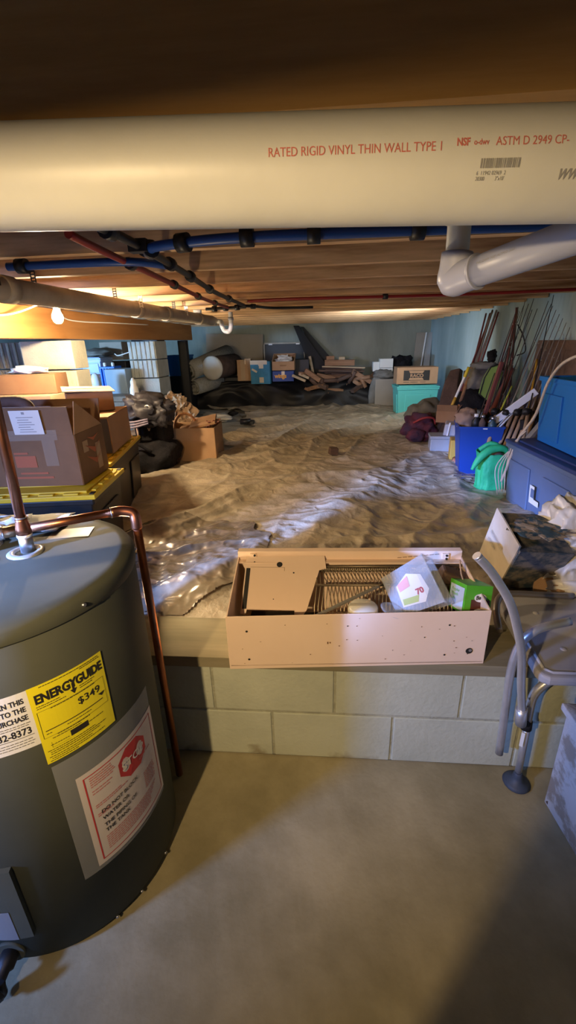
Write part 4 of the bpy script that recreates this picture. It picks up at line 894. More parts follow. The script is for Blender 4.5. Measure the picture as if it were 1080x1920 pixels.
# rods, poles and tools leaning on the right wall
random.seed(9)
def rod(lab, p0, p1, r0=.008, r1=.004, m=None, group=None, name='garden_pole', bend=0, cat='pole'):
    p0, p1 = Vector(p0), Vector(p1); t = thing(name, lab, cat, tuple(p0), group=group)
    mid = p0.lerp(p1, .5)+Vector((0, 0, -bend)); P = spline([p0, mid, p1], 6); n_ = len(P)
    B().tube(P, [r0+(r1-r0)*k/(n_-1) for k in range(n_)], 8).obj('shaft', m or M_shaft, t); return t, P
def fishing(lab, p0, p1, m=None, group=None, reel=True):
    t, P = rod(lab, p0, p1, .006, .0022, m or M_rod, group, 'fishing_rod', .012, 'fishing rod'); n_ = len(P)
    d = (P[1]-P[0]).normalized(); B().tube([P[0]-d*.02, P[0]+d*.26], .013, 10).obj('grip', mat('cork', (.32, .20, .11), .9), t)
    b = B()
    for k in (.4, .62, .8, .97):
        q = P[int(k*(n_-1))]; u = d.orthogonal().normalized()*(.016-.010*k); b.tube([q, q+u], .0018, 5)
        b.lathe([(.0065, -.001), (.0085, 0), (.0065, .001)], 10, Matrix.Translation(q+u*1.5) @ d.to_track_quat('Z', 'Y').to_matrix().to_4x4(), closed=False)
    b.obj('line_guide', M_metal, t)
    if reel:
        q = P[0]+d*.30; u = Vector((-.6, -.7, -.2)).normalized(); rl = B().tube([q, q+u*.035], .006, 8).obj('reel_foot', M_blackp, t)
        b = B(); b.lathe([(.016, -.02), (.024, -.012), (.024, .012), (.016, .02)], 16, Matrix.Translation(q+u*.055) @ d.to_track_quat('Z', 'Y').to_matrix().to_4x4()); b.tube([q+u*.055, q+u*.055+d.cross(u)*.045], .004, 6); b.obj('spool', M_dark, rl)
    return t
Gp = 'thin grey-brown pole leaning on the right wall left of the lime green case'
for k in range(7): rod(Gp, (1.20+random.uniform(-.04, .06), 4.15+random.uniform(-.06, .08), .50), (1.655+random.uniform(-.02, .01), 4.72+.06*k+random.uniform(-.02, .02), 1.60+random.uniform(-.02, .01)), .010, .009, M_shaft if k % 2 else M_rodr, 'poles left of the lime bag')
t, P = rod('canoe paddle shaped maroon pole leftmost of the leaning tools', (1.13, 4.15, .62), (1.655, 4.95, 1.60), .011, .010, M_rodr)
b = B(); b.hexa([Vector(p) for p in ((1.20, 4.26, .80), (1.26, 4.22, .80), (1.27, 4.24, .80), (1.21, 4.28, .80), (1.33, 4.46, 1.10), (1.36, 4.44, 1.10), (1.37, 4.45, 1.10), (1.34, 4.47, 1.10))]); b.obj('flat_blade', M_rodr, t)
Gf = 'dark thin fishing rod in the fan of rods rising from the navy bin'
for k in range(9):
    fishing(Gf, (1.08+.022*k+random.uniform(-.01, .01), 3.36+random.uniform(-.05, .08), .56+random.uniform(-.02, .04)), (1.60+random.uniform(-.02, .07), 4.25-.075*k+random.uniform(-.03, .03), 1.60+random.uniform(-.05, .03)), group='fishing rods in the navy bin')
Gs = 'tan stick in the dark sheaf of sticks above the lime green bag'
for k in range(9): rod(Gs, (1.40+.018*k+random.uniform(-.01, .01), 3.95+random.uniform(-.1, .1), .75+random.uniform(-.1, .1)), (1.655, 4.33+random.uniform(-.03, .03), 1.615+random.uniform(-.05, .0)), .007, .005, M_woodd if k % 2 else M_rodr, 'sheaf of sticks over the lime bag', bend=.03 if k % 2 else -.02)
for k in range(6): fishing('silvery thin rod crossing low between the bin and the dark framed board', (1.20+.03*k, 3.22-.02*k, .62), (1.64, 3.65-.06*k, 1.56-.03*k), M_shaft, 'silvery rods by the framed board', reel=k % 2 == 0)
fishing('long straight black rod rising alone up to the joists', (1.16, 3.20, .66), (1.60, 4.05, 1.63), M_blackp, reel=True)
fishing('rightmost black rod with white ring guides reaching above the top of the wall', (1.30, 3.0, .66), (1.62, 3.62, 1.63), M_blackp)
b = B(); b.tube(spline([(1.53, 3.95, 1.45), (1.60, 3.98, 1.36), (1.60, 3.90, 1.25), (1.52, 3.85, 1.22)], 6), .005, 6); tag(b.obj('black_belt', M_blackp), 'looped black strap hanging on the sticks near the right wall', 'strap')
t, P = rod('extension pole with yellow ends and a white middle', (1.10, 4.02, .80), (1.215, 4.03, 1.13), .011, .011, M_white, name='extension_pole')
B().tube([P[0], P[3]], .0135, 10).obj('yellow_grip', M_gold, t); B().tube([P[-4], P[-1]], .0135, 10).obj('yellow_tip', mat('bright_yellow', (.62, .48, .03), .5), t)
rod('brown wooden pole beside the yellow and white pole', (1.14, 4.0, .72), (1.30, 4.2, 1.15), .016, .014, M_woodr)
b = B(); b.box((1.215, 3.45, .93), (.026, .026, .54), rot=(-.05, .22, .1)); tag(b.obj('red_bar', M_rodr, bev=.003), 'thick maroon bar standing upright in the navy bin', 'bar')
b = B(); b.box((1.32, 3.28, .89), (.05, .02, .36), rot=(.2, .80, -.2)); tag(b.obj('white_plastic_bar', mat('bluish_white', (.62, .66, .78), .4), bev=.004), 'pale blue-white flat bar slanting to the right above the bin', 'bar')
b = B(); b.tube([(1.22, 3.25, .74), (1.36, 3.3, .88)], .006, 8); b.tube([(1.21, 3.27, .74), (1.35, 3.32, .88)], .004, 8); tag(b.obj('white_rods', M_white), 'pair of thin white sticks left of the flat pale bar', 'sticks')
rod('golden brown stick slanting right of the pale flat bar', (1.33, 3.05, .62), (1.55, 3.55, 1.20), .009, .008, M_gold)
rod('yellow-green thin pole leaning in the middle of the rods', (1.24, 3.40, .70), (1.38, 3.5, 1.02), .007, .006, mat('yellow_green', (.42, .45, .05), .5))
rod('thick brown wooden handle leaning behind the red bar', (1.20, 3.45, .72), (1.46, 3.75, 1.12), .022, .024, M_rodr)
for k in range(4):
    b = B(); b.box((1.42+.03*k, 2.95+.03*k, .90), (.02, .05, .44), rot=(-.35, .75, 0)); tag(b.obj('wooden_lath', M_shaft), 'dull purple-grey slat in the slanting bunch between the bin and the totes', 'slat', 'slanting grey slats')
# bottles and small stuff in the bin mouth
for k, (x, y, z, r, m, lab) in enumerate(((1.09, 3.31, .75, .028, M_dark, 'small black bottle at the mouth of the navy bin'), (1.13, 3.29, .745, .024, M_brown, 'small brown bottle at the mouth of the navy bin'), (1.19, 3.26, .735, .028, mat('dark_teal', (.02, .06, .08), .4), 'dark teal can at the right of the bin mouth'))):
    t = thing('small_bottle', lab, 'bottle', (x, y, z)); B().lathe([(r, 0), (r, .05), (r*.45, .07), (r*.45, .08)], 16, Matrix.Translation((x, y, z))).obj('bottle_body', m, t); B().lathe([(r*.55, .078), (r*.55, .10)], 12, Matrix.Translation((x, y, z))).obj('cap', M_white if k == 0 else M_metal, t)
b = B(); b.blob((1.05, 3.40, .80), (.07, .06, .085), .35, 2.6, 6, 3); tag(b.obj('tan_glove', mat('tan_cloth', (.26, .17, .12), .9)), 'bunched tan cloth or glove at the left of the bin mouth', 'cloth')
# soft bags behind
b = B(); b.hexa([(1.00, 4.35, .50), (1.20, 4.30, .50), (1.30, 4.50, .48), (1.08, 4.55, .48), (1.22, 4.62, 1.06), (1.30, 4.60, 1.08), (1.38, 4.72, 1.05), (1.28, 4.76, 1.03)])
bmesh.ops.subdivide_edges(b.bm, edges=b.bm.edges[:], cuts=5, use_grid_fill=True)
for v in b.bm.verts: v.co += v.normal*.0+Vector((.03*noise.noise(v.co*6), .03*noise.noise(v.co*6+Vector((9, 0, 0))), .01))
tag(b.obj('brown_case', M_brown, bev=.01), 'long dark brown soft case leaning left of the yellow and white pole', 'case')
b = B(); b.tube(spline([(1.08, 4.33, .78), (1.14, 4.30, .92), (1.24, 4.45, 1.06)], 6), .006, 6); b.obj('case_strap', M_pvcold, bpy.data.objects['brown_case'])
b = B(); b.blob((1.10, 4.85, .56), (.22, .28, .20), .2, 2, 31, 4, flat=.41); tag(b.obj('olive_bundle', M_olive), 'dull olive cloth bundle in front of the turquoise tote', 'bundle')
t = thing('lime_bag', 'flat lime green case standing upright among the dark bags', 'case', (1.42, 4.0, .78))
oc = [(.0, -.10), (.05, -.12), (.085, -.06), (.10, .12), (.07, .18), (.0, .16), (-.04, .08), (-.06, -.05)]
M_ = Matrix.Translation((1.345, 3.93, .97)) @ Matrix.Rotation(R(-6), 4, 'Z') @ Matrix.Rotation(PI/2, 4, 'X'); B().prism(oc, .05, M_).obj('case_shell', M_lime, t, bev=.012, bevseg=3)
B().tube([Vector((1.345, 3.905, .97))+Vector((p[0]*1.04, -.02, p[1]*1.04)) for p in oc+oc[:1]], .006, 6).obj('piping', M_dark, t)
for (c_, r_, s_, lab, m) in (((1.30, 4.10, .78), (.14, .12, .15), 32, 'black bag slumped below the lime green case', M_fabric), ((1.34, 4.18, 1.00), (.11, .10, .13), 33, 'dark grey bag above the black slumped bag', M_dust), ((1.38, 4.15, 1.13), (.10, .09, .035), 34, 'grey cap lying on top of the dark bags', mat('grey_cap', (.14, .14, .14), .8)), ((1.42, 4.12, 1.21), (.035, .04, .05), 35, 'small dark knob-like bundle above the grey cap', M_fabric), ((1.25, 3.95, .58), (.13, .12, .14), 36, 'dark bag behind the grey boxes and the navy bin', M_fabric)):
    b = B(); b.blob(c_, r_, .28, 2.2, s_, 3, sq=.85); tag(b.obj('dark_bag', m), lab, 'bag' if 'cap' not in lab else 'cap')
bxx('dark_chest', 'dark box standing behind the bags under the leaning poles', 'box', (1.48, 4.3, .60), (.36, .9, .36), M_dust)
bxx('dark_chest', 'dark crate behind the navy bin under the rods', 'box', (1.50, 3.45, .62), (.28, .55, .40), M_fabric)
# backpack, boxes
t = thing('school_backpack', 'purple and red patterned backpack lying on the plastic sheet at right', 'backpack', (.93, 4.45, .41))
b = B(); b.blob((.93, 4.45, .54), (.15, .17, .135), .28, 2.3, 37, 4, sq=.8, flat=.412); b.obj('pack_body', M_purple, t)
b = B(); b.tube(spline([(.84, 4.30, .62), (.93, 4.26, .67), (1.02, 4.28, .66), (1.05, 4.32, .60)], 6), .010, 8); b.obj('strap', mat('dark_red_strap', (.30, .03, .03), .7), t)
b = B(); b.blob((.87, 4.29, .50), (.09, .05, .07), .2, 2.5, 38, 3); b.obj('front_pocket', M_purple, t)
carton('brown open box on top of the pale grey box stack at right', 1.10, 4.12, .66, .17, .16, .10, M_cardD, rz=R(-20), open_=True, flaps=(30, None, None, 30))
t = thing('pale_storage_box', 'pale grey-lilac box tilted on top of the grey box', 'box', (1.11, 3.98, .59)); 
B().box((1.13, 3.99, .61), (.155, .16, .12), rot=(.1, .12, -.25)).obj('box_body', mat('pale_lilac', (.42, .40, .42), .5), t, bev=.012); B().box((1.065, 3.905, .625), (.012, .006, .12), rot=(.1, .12, -.25)).obj('white_edge', M_white, t)
t = thing('grey_storage_box', 'matt grey box with a lid seam under the tilted pale box', 'box', (1.03, 3.96, .45)); B().box((1.03, 3.97, .49), (.20, .18, .11), rot=(0, 0, -.12)).obj('box_body', M_gray, t, bev=.008); B().box((1.03, 3.97, .558), (.212, .19, .025), rot=(0, 0, -.12)).obj('lid', M_gray, t, bev=.004)
bxx('flat_board', 'thin pale board under the grey box on the plastic sheet', 'board', (1.0, 3.94, .428), (.30, .18, .018), M_woodp, rot=(0, 0, -.12), bev=.002)
bxx('yellow_box', 'mustard yellow box squeezed between the grey box and the navy bin', 'box', (1.10, 3.72, .50), (.12, .16, .17), M_gold, rot=(0, 0, -.2))
b = B(); b.tube([(1.03, 3.50, .425), (1.05, 3.58, .45)], .02, 10); tag(b.obj('orange_tube', mat('orange_skin', (.55, .22, .12), .6)), 'short orange-pink tube end at the foot of the navy bin', 'tube')

# white carton, brown carton and white bag at right on the ledge edge
t = thing('battered_carton', 'battered upright carton with faded print and torn blue top at right', 'box', (.82, 1.65, .43))
Aq, Bq, Cq, Dq = Vector((.67, 1.665, .742)), Vector((.653, 1.393, .705)), Vector((.68, 1.577, .432)), Vector((.697, 1.85, .459))
ex = Vector((.20, .03, -.01))
def sh(a, b_, c_, d_, off, th): return [a+off, b_+off, c_+off, d_+off]
b = B(); b.hexa([Dq, Cq, Cq+ex*.03, Dq+ex*.03, Aq, Bq, Bq+ex*.03, Aq+ex*.03]); b.obj('printed_side', mat('worn_white_card', (.50, .42, .30), .8, col2=(.60, .52, .40), scale=5), t)
b = B(); b.hexa([Dq+ex*.031, Cq+ex*.031, Cq+ex, Dq+ex, Aq+ex*.031-Vector((0, 0, .02)), Bq+ex*.031-Vector((0, 0, .02)), Bq+ex-Vector((0, 0, .03)), Aq+ex-Vector((0, 0, .03))]); b.obj('torn_box', mat('torn_blue_card', (.03, .055, .075), .7, col2=(.22, .19, .15), scale=24, ramp=(.40, .60), detail=3), t)
b = B(); uu, vv = (Aq-Bq), (Bq-Cq); f = lambda u, v: Cq+uu.normalized()*u+vv.normalized()*v-Vector((1, 0, 0))*.001
f = planefn(Cq-Vector((.001, 0, 0)), (Dq-Cq), (Bq-Cq)) 
f0 = f; f = lambda u, v: f0(.27-u, v)+Vector((-.005, 0, 0))
for k in range(2):
    b = B(); letters(b, ('FROZEN FRUIT', 'KEEP DRY')[k], .030, lambda u, v: f(.03+u, .20-.05*k+v), sx=.75); b.obj('faded_print', M_greyink, t)
b = B(); b.blob((.77, 1.53, .712), (.085, .09, .010), .5, 4, 39, 3, smooth=False); b.obj('torn_flap', mat('torn_brown_card', (.30, .24, .17), .8, col2=(.03, .07, .10), scale=22, ramp=(.45, .52)), t)
bxx('brown_carton_piece', 'brown cardboard piece under the white bag beside the battered carton', 'cardboard', (.90, 1.53, .475), (.16, .12, .08), M_card, rot=(0, 0, .3))
b = B(); b.blob((.945, 1.60, .60), (.125, .14, .175), .20, 2.4, 40, 5, sq=.9, ridge=True, flat=.44); tag(b.obj('white_plastic_bag', M_bagw), 'stuffed crumpled white plastic bag at the right edge', 'bag')
b = B(); b.blob((.95, 1.48, .505), (.12, .06, .035), .35, 3, 41, 3); tag(b.obj('white_bag_tail', M_bagw), 'small loose white bag lying under the stuffed bag', 'bag')

# ------------------------------------------------------------------ shower chair
t = thing('shower_chair', 'grey bath seat with bent aluminium legs and arm rest by the knee wall', 'chair', (.8, 1.24, 0))
b = B()
outl = [(.600, 1.055), (.605, 1.035), (.625, 1.022), (1.04, 1.022), (1.06, 1.04), (1.06, 1.44), (1.04, 1.46), (.655, 1.465), (.63, 1.45), (.615, 1.36)]
b.prism(outl, .030, Matrix.Translation((0, 0, .450))); b.obj('seat', M_seat, t, bev=.010, bevseg=3)
b = B(); b.tube([(x, y, .480) for x, y in [(.622, 1.06), (.64, 1.045), (1.04, 1.045), (1.04, 1.44), (.66, 1.445), (.635, 1.36), (.622, 1.06)]], .005, 6)
for x, y in ((.72, 1.15), (.72, 1.34), (.80, 1.2), (.88, 1.33), (.95, 1.2), (.86, 1.1)): b.blob((x, y, .480), (.010, .010, .004), 0, 1, 1, 2)
b.obj('seat_ridge', M_seat, t)
b = B(); b.box((1.00, 1.26, .50), (.02, .42, .04), rot=(0, .3, .2)); b.obj('side_bracket', mat('lilac_white_plastic', (.52, .50, .56), .4), t)
TA = [(.372, .995, .866), (.40, .998, .836), (.428, 1.0, .800), (.470, 1.0, .734), (.502, 1.005, .654), (.528, 1.01, .570), (.548, 1.02, .463), (.563, 1.03, .40), (.575, 1.035, .34), (.580, 1.04, .30)]
b = B(); P_ = spline(TA, 5); b.tube(P_, .0112, 16); arm = b.obj('arm_tube', M_alu, t)
B().tube([P_[0]+(P_[0]-P_[1]).normalized()*.004, P_[0]+(P_[1]-P_[0]).normalized()*.002], .0115, 16).obj('tube_end', M_alu, arm)
B().tube([(.572, 1.034, .355), (.582, 1.041, .292)], .0155, 16).obj('sleeve', M_alu, t)
TB = [(.80, 1.10, .440), (.72, 1.085, .440), (.675, 1.08, .432), (.642, 1.078, .405), (.622, 1.078, .365), (.620, 1.079, .30), (.623, 1.080, .25)]
b = B(); b.tube(spline(TB, 5), .0125, 16); b.obj('leg', M_alu, t)
B().tube([(.6235, 1.080, .262), (.6265, 1.080, .140), (.629, 1.081, .03)], .0105, 16).obj('leg_extension', M_alu, t)
b = B(); b.tube([(.618, 1.078, .268), (.620, 1.078, .238)], .017, 16); b.tube([(.583, 1.05, .285), (.622, 1.074, .260)], .011, 12); b.obj('clamp_collar', M_dark, t)
b = B()
for k in range(4): b.blob((.607, 1.070, .36-.03*k), (.004, .004, .004), 0, 1, 1, 1)
b.obj('height_button', M_metal, t)
b = B(); b.box((.612, 1.069, .20), (.010, .004, .055), rot=(0, 0, -.5)); b.obj('leg_sticker', M_paper, t)
B().lathe([(.040, 0), (.042, .004), (.034, .012), (.018, .020), (.015, .032), (.013, .045), (.011, .048)], 36, Matrix.Translation((.628, 1.078, .001))).obj('rubber_foot', mat('blue_black_rubber', (.045, .06, .09), .6), t)
TC = [(.70, 1.12, .60), (.62, 1.10, .592), (.585, 1.09, .578), (.562, 1.088, .545), (.551, 1.088, .49), (.549, 1.088, .42), (.552, 1.086, .33), (.560, 1.085, .12)]
b = B(); b.tube(spline(TC, 5), .0120, 16); b.obj('leg', M_alu, t)
TD = [(.575, 1.26, .46), (.585, 1.33, .49), (.612, 1.385, .51), (.66, 1.41, .512), (.76, 1.412, .508), (.87, 1.412, .505)]
b = B(); b.tube(spline(TD, 5), .0115, 16); b.obj('rear_rail', mat('dull_tube', (.34, .30, .27), .4, .8), t)
# crate at the lower right
t = thing('painted_crate', 'old wooden crate with flaking white paint at the lower right edge', 'crate', (.80, .93, 0))
tb = B(); tb.hexa([(.690, 1.020, .0), (.712, 1.020, .0), (.735, .80, .0), (.713, .80, .0), (.665, .985, .40), (.687, .985, .40), (.715, .80, .36), (.693, .80, .36)]); tb.obj('side_board', M_flaky, t, bev=.003)
b = B(); b.hexa([(.655, 1.00, .395), (.98, 1.00, .385), (1.0, .72, .35), (.690, .78, .35), (.655, 1.00, .417), (.98, 1.0, .405), (1.0, .72, .37), (.690, .78, .372)]); b.obj('top_board', M_flaky, t, bev=.003)
b = B(); b.box((.96, .90, .19), (.02, .24, .38)); b.obj('side_board', M_flaky, t)
b = B(); b.box((.83, 1.01, .19), (.28, .015, .36)); b.obj('back_board', M_woodd, t)
b = B(); b.blob((.80, .88, .10), (.075, .08, .095), .25, 2.3, 50, 4, flat=.002); tag(b.obj('orange_brown_bundle', M_orangefur), 'orange-brown rumpled object inside the flaking white crate', 'bundle')
b = B(); b.box((.50, 1.105, .23), (.038, .012, .32)); b.bm.free()

# ------------------------------------------------------------------ beige radiator cover box on the knee wall
t = thing('beige_metal_box', 'long beige enamelled metal heater cover lying open on the knee wall', 'heater cover', (.09, 1.25, .43))
F0, F1 = Vector((-.290, 1.076, .434)), Vector((.486, 1.132, .434))      # front bottom corners
G0, G1 = Vector((-.303, 1.372, .434)), Vector((.468, 1.396, .434))
up = Vector((0, 0, 1))
def wall(p, q, z0p, z1p, z0q, z1q, th):
    n_ = (q-p).cross(up).normalized()*th
    P = [p+up*z0p, q+up*z0q, q+up*z0q+n_, p+up*z0p+n_, p+up*z1p, q+up*z1q, q+up*z1q+n_, p+up*z1p+n_]; return P
FL, FR, GL, GR = .183, .188, .232, .232
b = B(); b.hexa(wall(F0, F1, -.008, FL, -.002, FR, -.0035)); fp_ = b.obj('front_panel', M_pink, t, bev=.0015)
fx = (F1-F0).normalized(); f = planefn(F0-Vector((0, .0012, 0)), fx, up); flip = f
b = B()
def disc(b, f, u, v, r, n=16):
    b.bm.faces.new([b.bm.verts.new(f(u+r*math.cos(2*PI*k/n), v+r*math.sin(2*PI*k/n))) for k in range(n)])
for (u, v, r) in ((.062, .030, .0035), (.060, .132, .0035), (.66, .142, .003), (.655, .035, .003), (.59, .10, .002), (.36, .145, .002)):
    b = B(); disc(b, f, u, v, r); b.obj('screw_hole', M_ink, fp_)
b = B()
disc(b, f, .728, .048, .0105); b.obj('round_hole', M_ink, fp_)
b = B(); disc(b, planefn(F0-Vector((0, .0016, 0)), fx, up), .731, .050, .005); disc(b, planefn(F0-Vector((0, .0013, 0)), fx, up), .732, .085, .0012)
b.obj('hole_inside', M_shaft, fp_)
b = B(); random.seed(2); 
for k in range(26):
    u, v = random.uniform(.02, .75), random.uniform(.01, .17); quad(b, f, u, v, u+random.uniform(.001, .005), v+random.uniform(.0008, .003))
quad(b, f, .30, .082, .303, .090); quad(b, f, .307, .084, .310, .089); b.obj('rust_speck', M_rust, fp_)
b = B(); b.hexa(wall(F0+fx*.002, G0, 0, FL, 0, GL, .0035)); b.obj('side_panel', M_pink, t)
b = B(); b.hexa(wall(F1-fx*.002, G1, 0, FR, 0, GR, -.0035)); b.obj('side_panel', M_pink, t)
b = B(); b.hexa(wall(G0, G1, 0, GL+.018, 0, GR+.018, .0035)); 
gx = (G1-G0).normalized(); b.box((G0+G1)/2+up*(GL+.019)+Vector((0, .010, 0)), ((G1-G0).length, .026, .003), rot=(0, 0, math.atan2(gx.y, gx.x)));
b.box((G0+G1)/2+up*(GL-.012)+Vector((0, -.014, 0)), ((G1-G0).length*.99, .028, .003), rot=(0, 0, math.atan2(gx.y, gx.x))); bp_ = b.obj('back_panel', M_pink, t)
b = B(); b.hexa([F0+fx*.004+up*.004, F1-fx*.004+up*.004, G1+up*.004, G0+up*.004, F0+fx*.004+up*.008, F1-fx*.004+up*.008, G1+up*.008, G0+up*.008]); b.obj('base_panel', M_pink, t)
b = B(); [b.box(p, (.022, .006, .022)) for p in (G0+gx*.055+up*(GL+.002)+Vector((0, -.006, 0)), G1-gx*.055+up*(GL+.002)+Vector((0, -.006, 0)))]; b.obj('bracket', M_pink, bp_)
b = B(); [b.tube([p, p+Vector((0, -.012, 0))], .004, 8) for p in (G0+gx*.06+up*(GL+.008), G1-gx*.052+up*(GL+.006), G1-gx*.052+up*(GL-.006))]; b.obj('bolt', M_dark, bp_)
b = B(); q0 = G1-gx*.21+up*(GL-.004)+Vector((0, -.0045, 0))
for k in range(8): b.box(q0+gx*.018*k+up*(.0018*k), (.014, .001, .0016), rot=(0, -.12, 0))
b.obj('rust_streak', M_rust, bp_)
# loose cover plate inside at left
b = B(); zt, zb = .672, .552
def PL(u, v):  # u across, v down the slope
    return Vector((-.272+u, 1.368-.165*v/.20, .668-.118*v/.20))
pts = [(0, 0), (.272, -.006), (.278, .040), (.255, .047), (.215, .19), (.205, .203), (.176, .203), (.176, .19), (.02, .19), (.018, .205), (0, .205)]
v0_ = [b.bm.verts.new(PL(*p)) for p in pts]; v1_ = [b.bm.verts.new(PL(*p)+Vector((0, .001, -.003))) for p in pts]; b.bm.faces.new(v0_); b.bm.faces.new(v1_[::-1])
for k in range(len(pts)): b.bm.faces.new((v0_[k], v0_[(k+1) % len(pts)], v1_[(k+1) % len(pts)], v1_[k]))
pl = b.obj('end_plate', M_pink, t)
b = B(); n_ = Vector((0, -.58, .81)); g = lambda u, v: PL(u, v)+n_*.0012
disc(b, g, .118, .030, .010, 14); disc(b, g, .030, .022, .003, 8); disc(b, g, .168, .060, .003, 8); disc(b, g, .105, .155, .002, 8)
b.obj('plate_hole', M_ink, pl)
b = B(); quad(b, g, .004, .045, .018, .19); b.obj('plate_slot', M_ink, pl); b = B(); quad(b, g, .018, .040, .135, .0415); quad(b, g, .135, .040, .1365, .054); b.obj('plate_crease', M_cardL, pl)
# finned heating element: rods and many thin fins
b = B()
for (y, z) in ((1.352, .640), (1.345, .628), (1.275, .612), (1.17, .455)): b.tube([(-.03, y, z), (.2, y+.006, z+.002), (.462, y+.014, z+.004)], .0045, 8)
fr = b.obj('element_rod', mat('dull_rod', (.20, .16, .11), .5, .8), t)
for k in range(40):
    b = B(); x = -.030+k*.0120
    b.tube([(x, 1.352+.0003*k, .636), (x+.006, 1.28, .614), (x-.002, 1.215, .565), (x, 1.185, .46)], .0017, 5)
    b.obj('wire_fin', M_rackw, t)
b = B()
for k in range(72): x = -.028+k*.0067; b.blob((x, 1.347+.0003*k*.5, .634), (.0028, .008, .0055), 0, 1, 1, 1)
b.obj('bead_row', M_rackw, t)['kind'] = 'stuff'
b = B(); b.box((.2, 1.215, .446), (.50, .13, .008)); b.obj('inner_tray', M_dark, t)
b = B(); b.box((-.13, 1.25, .446), (.27, .22, .006)); b.obj('inner_tray', M_dark, t)
# bits in the box
bxx('metal_strip', 'dark thin metal strip lying slantwise across the fins', 'metal strip', (.05, 1.165, .612), (.27, .010, .006), M_dust, rot=(0, -.26, .42), bev=.001)
t = thing('white_jar', 'white round jar with a ribbed lid standing at the front of the heater cover', 'jar', (.115, 1.16, .45))
Q = Matrix.Translation((.118, 1.158, .552))
B().lathe([(.038, -.102), (.040, -.09), (.040, .022), (.036, .028)], 36, Q).obj('jar_body', mat('pale_jar', (.62, .60, .52), .3), t)
b = B(); b.lathe([(.0435, .030), (.0445, .034), (.0445, .056), (.041, .060), (.001, .061)], 48, Q); b.lathe([(.046, .030), (.047, .033), (.046, .036)], 48, Q, closed=False); b.obj('jar_lid', mat('cream_lid', (.72, .70, .60), .35), t)
b = B(); b.lathe([(.036, .0), (.040, .004), (.034, .008), (.001, .005)], 36, Matrix.Translation((.205, 1.150, .600)) @ Matrix.Rotation(.35, 4, 'Y')); tag(b.obj('clear_dish', M_clear), 'small clear round dish-like lid beside the white jar', 'lid')
# clear container lying tilted
t = lthing('clear_container', 'clear plastic container tipped on its side with a torn floral label', 'container', (.288, 1.235, .628))
t.rotation_euler = (Matrix.Rotation(R(-8), 4, 'Z') @ Matrix.Rotation(R(-34), 4, 'Y') @ Matrix.Rotation(R(-38), 4, 'X')).to_euler()
b = B(); wq, dq, hq, kq = .066, .052, .150, 1.18
for s_ in (-1, 1):
    b.hexa([Vector(p) for p in ((-hq/2, s_*dq, -wq), (hq/2, s_*dq*kq, -wq*kq), (hq/2, s_*dq*kq, wq*kq), (-hq/2, s_*dq, wq))]+[Vector(p)-Vector((0, s_*.0015, 0)) for p in ((-hq/2, s_*dq, -wq), (hq/2, s_*dq*kq, -wq*kq), (hq/2, s_*dq*kq, wq*kq), (-hq/2, s_*dq, wq))])
    b.hexa([Vector(p) for p in ((-hq/2, -dq, s_*wq), (hq/2, -dq*kq, s_*wq*kq), (hq/2, dq*kq, s_*wq*kq), (-hq/2, dq, s_*wq))]+[Vector(p)-Vector((0, 0, s_*.0015)) for p in ((-hq/2, -dq, s_*wq), (hq/2, -dq*kq, s_*wq*kq), (hq/2, dq*kq, s_*wq*kq), (-hq/2, dq, s_*wq))])
b.box((-hq/2, 0, 0), (.0015, dq*2, wq*2)); b.obj('tub', M_clear, t, bev=.0006)
b = B(); b.tube([(hq/2, -dq*kq, -wq*kq), (hq/2, dq*kq, -wq*kq), (hq/2, dq*kq, wq*kq), (hq/2, -dq*kq, wq*kq), (hq/2, -dq*kq, -wq*kq)], .003, 8); b.obj('tub_rim', M_clear, t)
b = B(); f = planefn((-.045, -dq*1.04-.004, -.055), (1, 0, 0), (0, 0, 1)); b.bm.faces.new([b.bm.verts.new(f(*p)) for p in ((0, .01), (.07, 0), (.095, .03), (.09, .08), (.05, .10), (.005, .075))]); lb = b.obj('torn_label', M_paper, t)
b = B(); f = planefn((-.045, -dq*1.04-.005, -.055), (1, 0, 0), (0, 0, 1)); b.bm.faces.new([b.bm.verts.new(f(*p)) for p in ((.01, .055), (.045, .06), (.05, .092), (.01, .078))]); b.obj('pink_flower_print', mat('pink_print', (.72, .36, .34), .6), lb)
b = B(); b.bm.faces.new([b.bm.verts.new(f(*p)) for p in ((.005, .014), (.05, .008), (.06, .026), (.008, .032))]); b.obj('green_leaf_print', mat('leaf_print', (.42, .50, .16), .6), lb)
b = B(); letters(b, '70', .024, lambda u, v: f(.055+u, .028+v), bold=.001); b.obj('number_print', mat('dark_red_print', (.40, .06, .08), .6), lb)
# green box of lids
t = lthing('green_lid_box', 'small green box with pale side label in the right end of the beige metal cover', 'box', (.452, 1.225, .562), rz=R(-24))
t.rotation_euler = (R(-14), R(10), R(14))
b = B(); b.box((0, 0, .045), (.092, .085, .090)); b.obj('box_body', M_greenbox, t, bev=.001)
b = B(); f = planefn((-.0475, -.0425, 0), (0, 1, 0), (0, 0, 1), 0); f = lambda u, v: Vector((-.0468, .0425-u, v)); quad(b, f, .006, .006, .079, .078); b.obj('white_side_label', M_bluep, t)
b = B(); f = lambda u, v: Vector((-.0475, .0425-u, v))
for k, s_ in enumerate(('Regular', 'Mouth', 'Lids')): letters(b, s_, .013, lambda u, v: f(.016+u, .060-.014*k+v))
b.obj('label_print', M_greenbox, t)
b = B(); f = planefn((-.046, -.0432, 0), (1, 0, 0), (0, 0, 1), .0); quad(b, f, .022, .0, .086, .046); b.obj('brown_front_print', M_box_brown, t)
b = B(); f = planefn((-.046, -.0438, 0), (1, 0, 0), (0, 0, 1), .0)
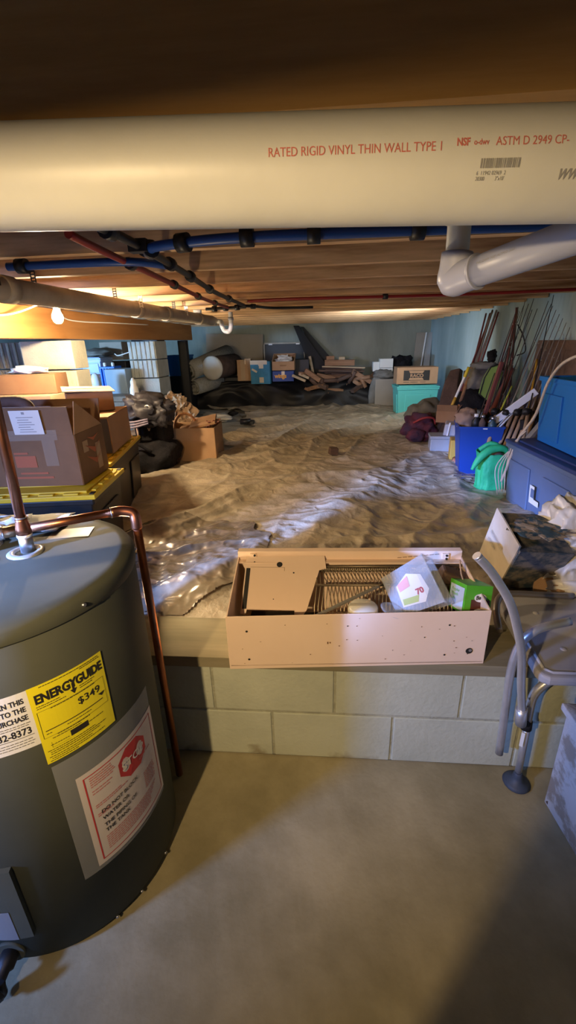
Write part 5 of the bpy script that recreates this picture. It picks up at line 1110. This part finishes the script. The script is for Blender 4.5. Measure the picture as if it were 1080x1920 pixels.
b.bm.faces.new([b.bm.verts.new(f(.052+.021*math.cos(a*PI/12), .052+.013*math.sin(a*PI/12))) for a in range(24)]); b.bm.faces.new([b.bm.verts.new(f(.056+.022*math.cos(a*PI/12), .010+.009*math.sin(a*PI/12))) for a in range(24)]); b.obj('white_oval_print', M_white, t)
b = B(); f = planefn((-.046, -.0444, 0), (1, 0, 0), (0, 0, 1), .0); letters(b, 'Ball', .017, lambda u, v: f(.037+u, .046+v+u*.15), bold=.0006); b.obj('logo_print', M_ink, t)
bxx('lid_box_support', 'dark brown rusty lump behind the clear container at the right end of the heater cover', 'lump', (.41, 1.315, .60), (.10, .05, .11), M_woodd, rot=(.2, .4, .1))
b = B(); b.tube([(.432, 1.30, .70), (.436, 1.28, .66), (.445, 1.262, .63)], .0025, 6); tag(b.obj('tan_stick', M_kraft), 'thin tan twig standing above the green box', 'twig')
bxx('prop_block', 'dark block under the green box inside the heater cover', 'block', (.440, 1.225, .50), (.07, .07, .10), M_dark)
# unseen box added behind the viewer to cast the dark floor shadow at right
t = thing('warm_light_blocker', 'plain grey box added behind the viewer to block the warm light', 'cabinet', (.10, -.40, 0))
B().box((.055, -.33, .64), (.64, .62, 1.28)).obj('blocker_body', M_gray, t, bev=.006); B().box((.055, -.026, .64), (.58, .012, 1.2)).obj('blocker_front', M_gray, t, bev=.003)

t = thing('cool_light_blocker', 'white block added left of the viewer to stop cool light', 'washing machine', (-1.27, -.65, 0))  # unseen block added to keep cool light off the right floor
B().box((-1.27, -.65, .475), (.62, .68, .95)).obj('block_body', M_white, t, bev=.01); B().box((-1.27, -.95, .99), (.62, .06, .12)).obj('block_ridge', M_gray, t, bev=.01); B().box((-1.27, -.60, .958), (.5, .5, .02)).obj('lid', M_white, t, bev=.01)

t = thing('window_light_baffle', 'galvanised baffle added under the basement joists to block window light', 'duct', (-1.75, -.4, 1.39))  # unseen baffle added to keep window light off the big pipe
B().box((-1.75, -.38, 1.51), (.30, 1.90, .24)).obj('baffle_body', M_metal, t, bev=.004)
for y in (-.9, .1): B().box((-1.75, y, 1.51), (.32, .03, .26)).obj('baffle_band', M_metal, t)
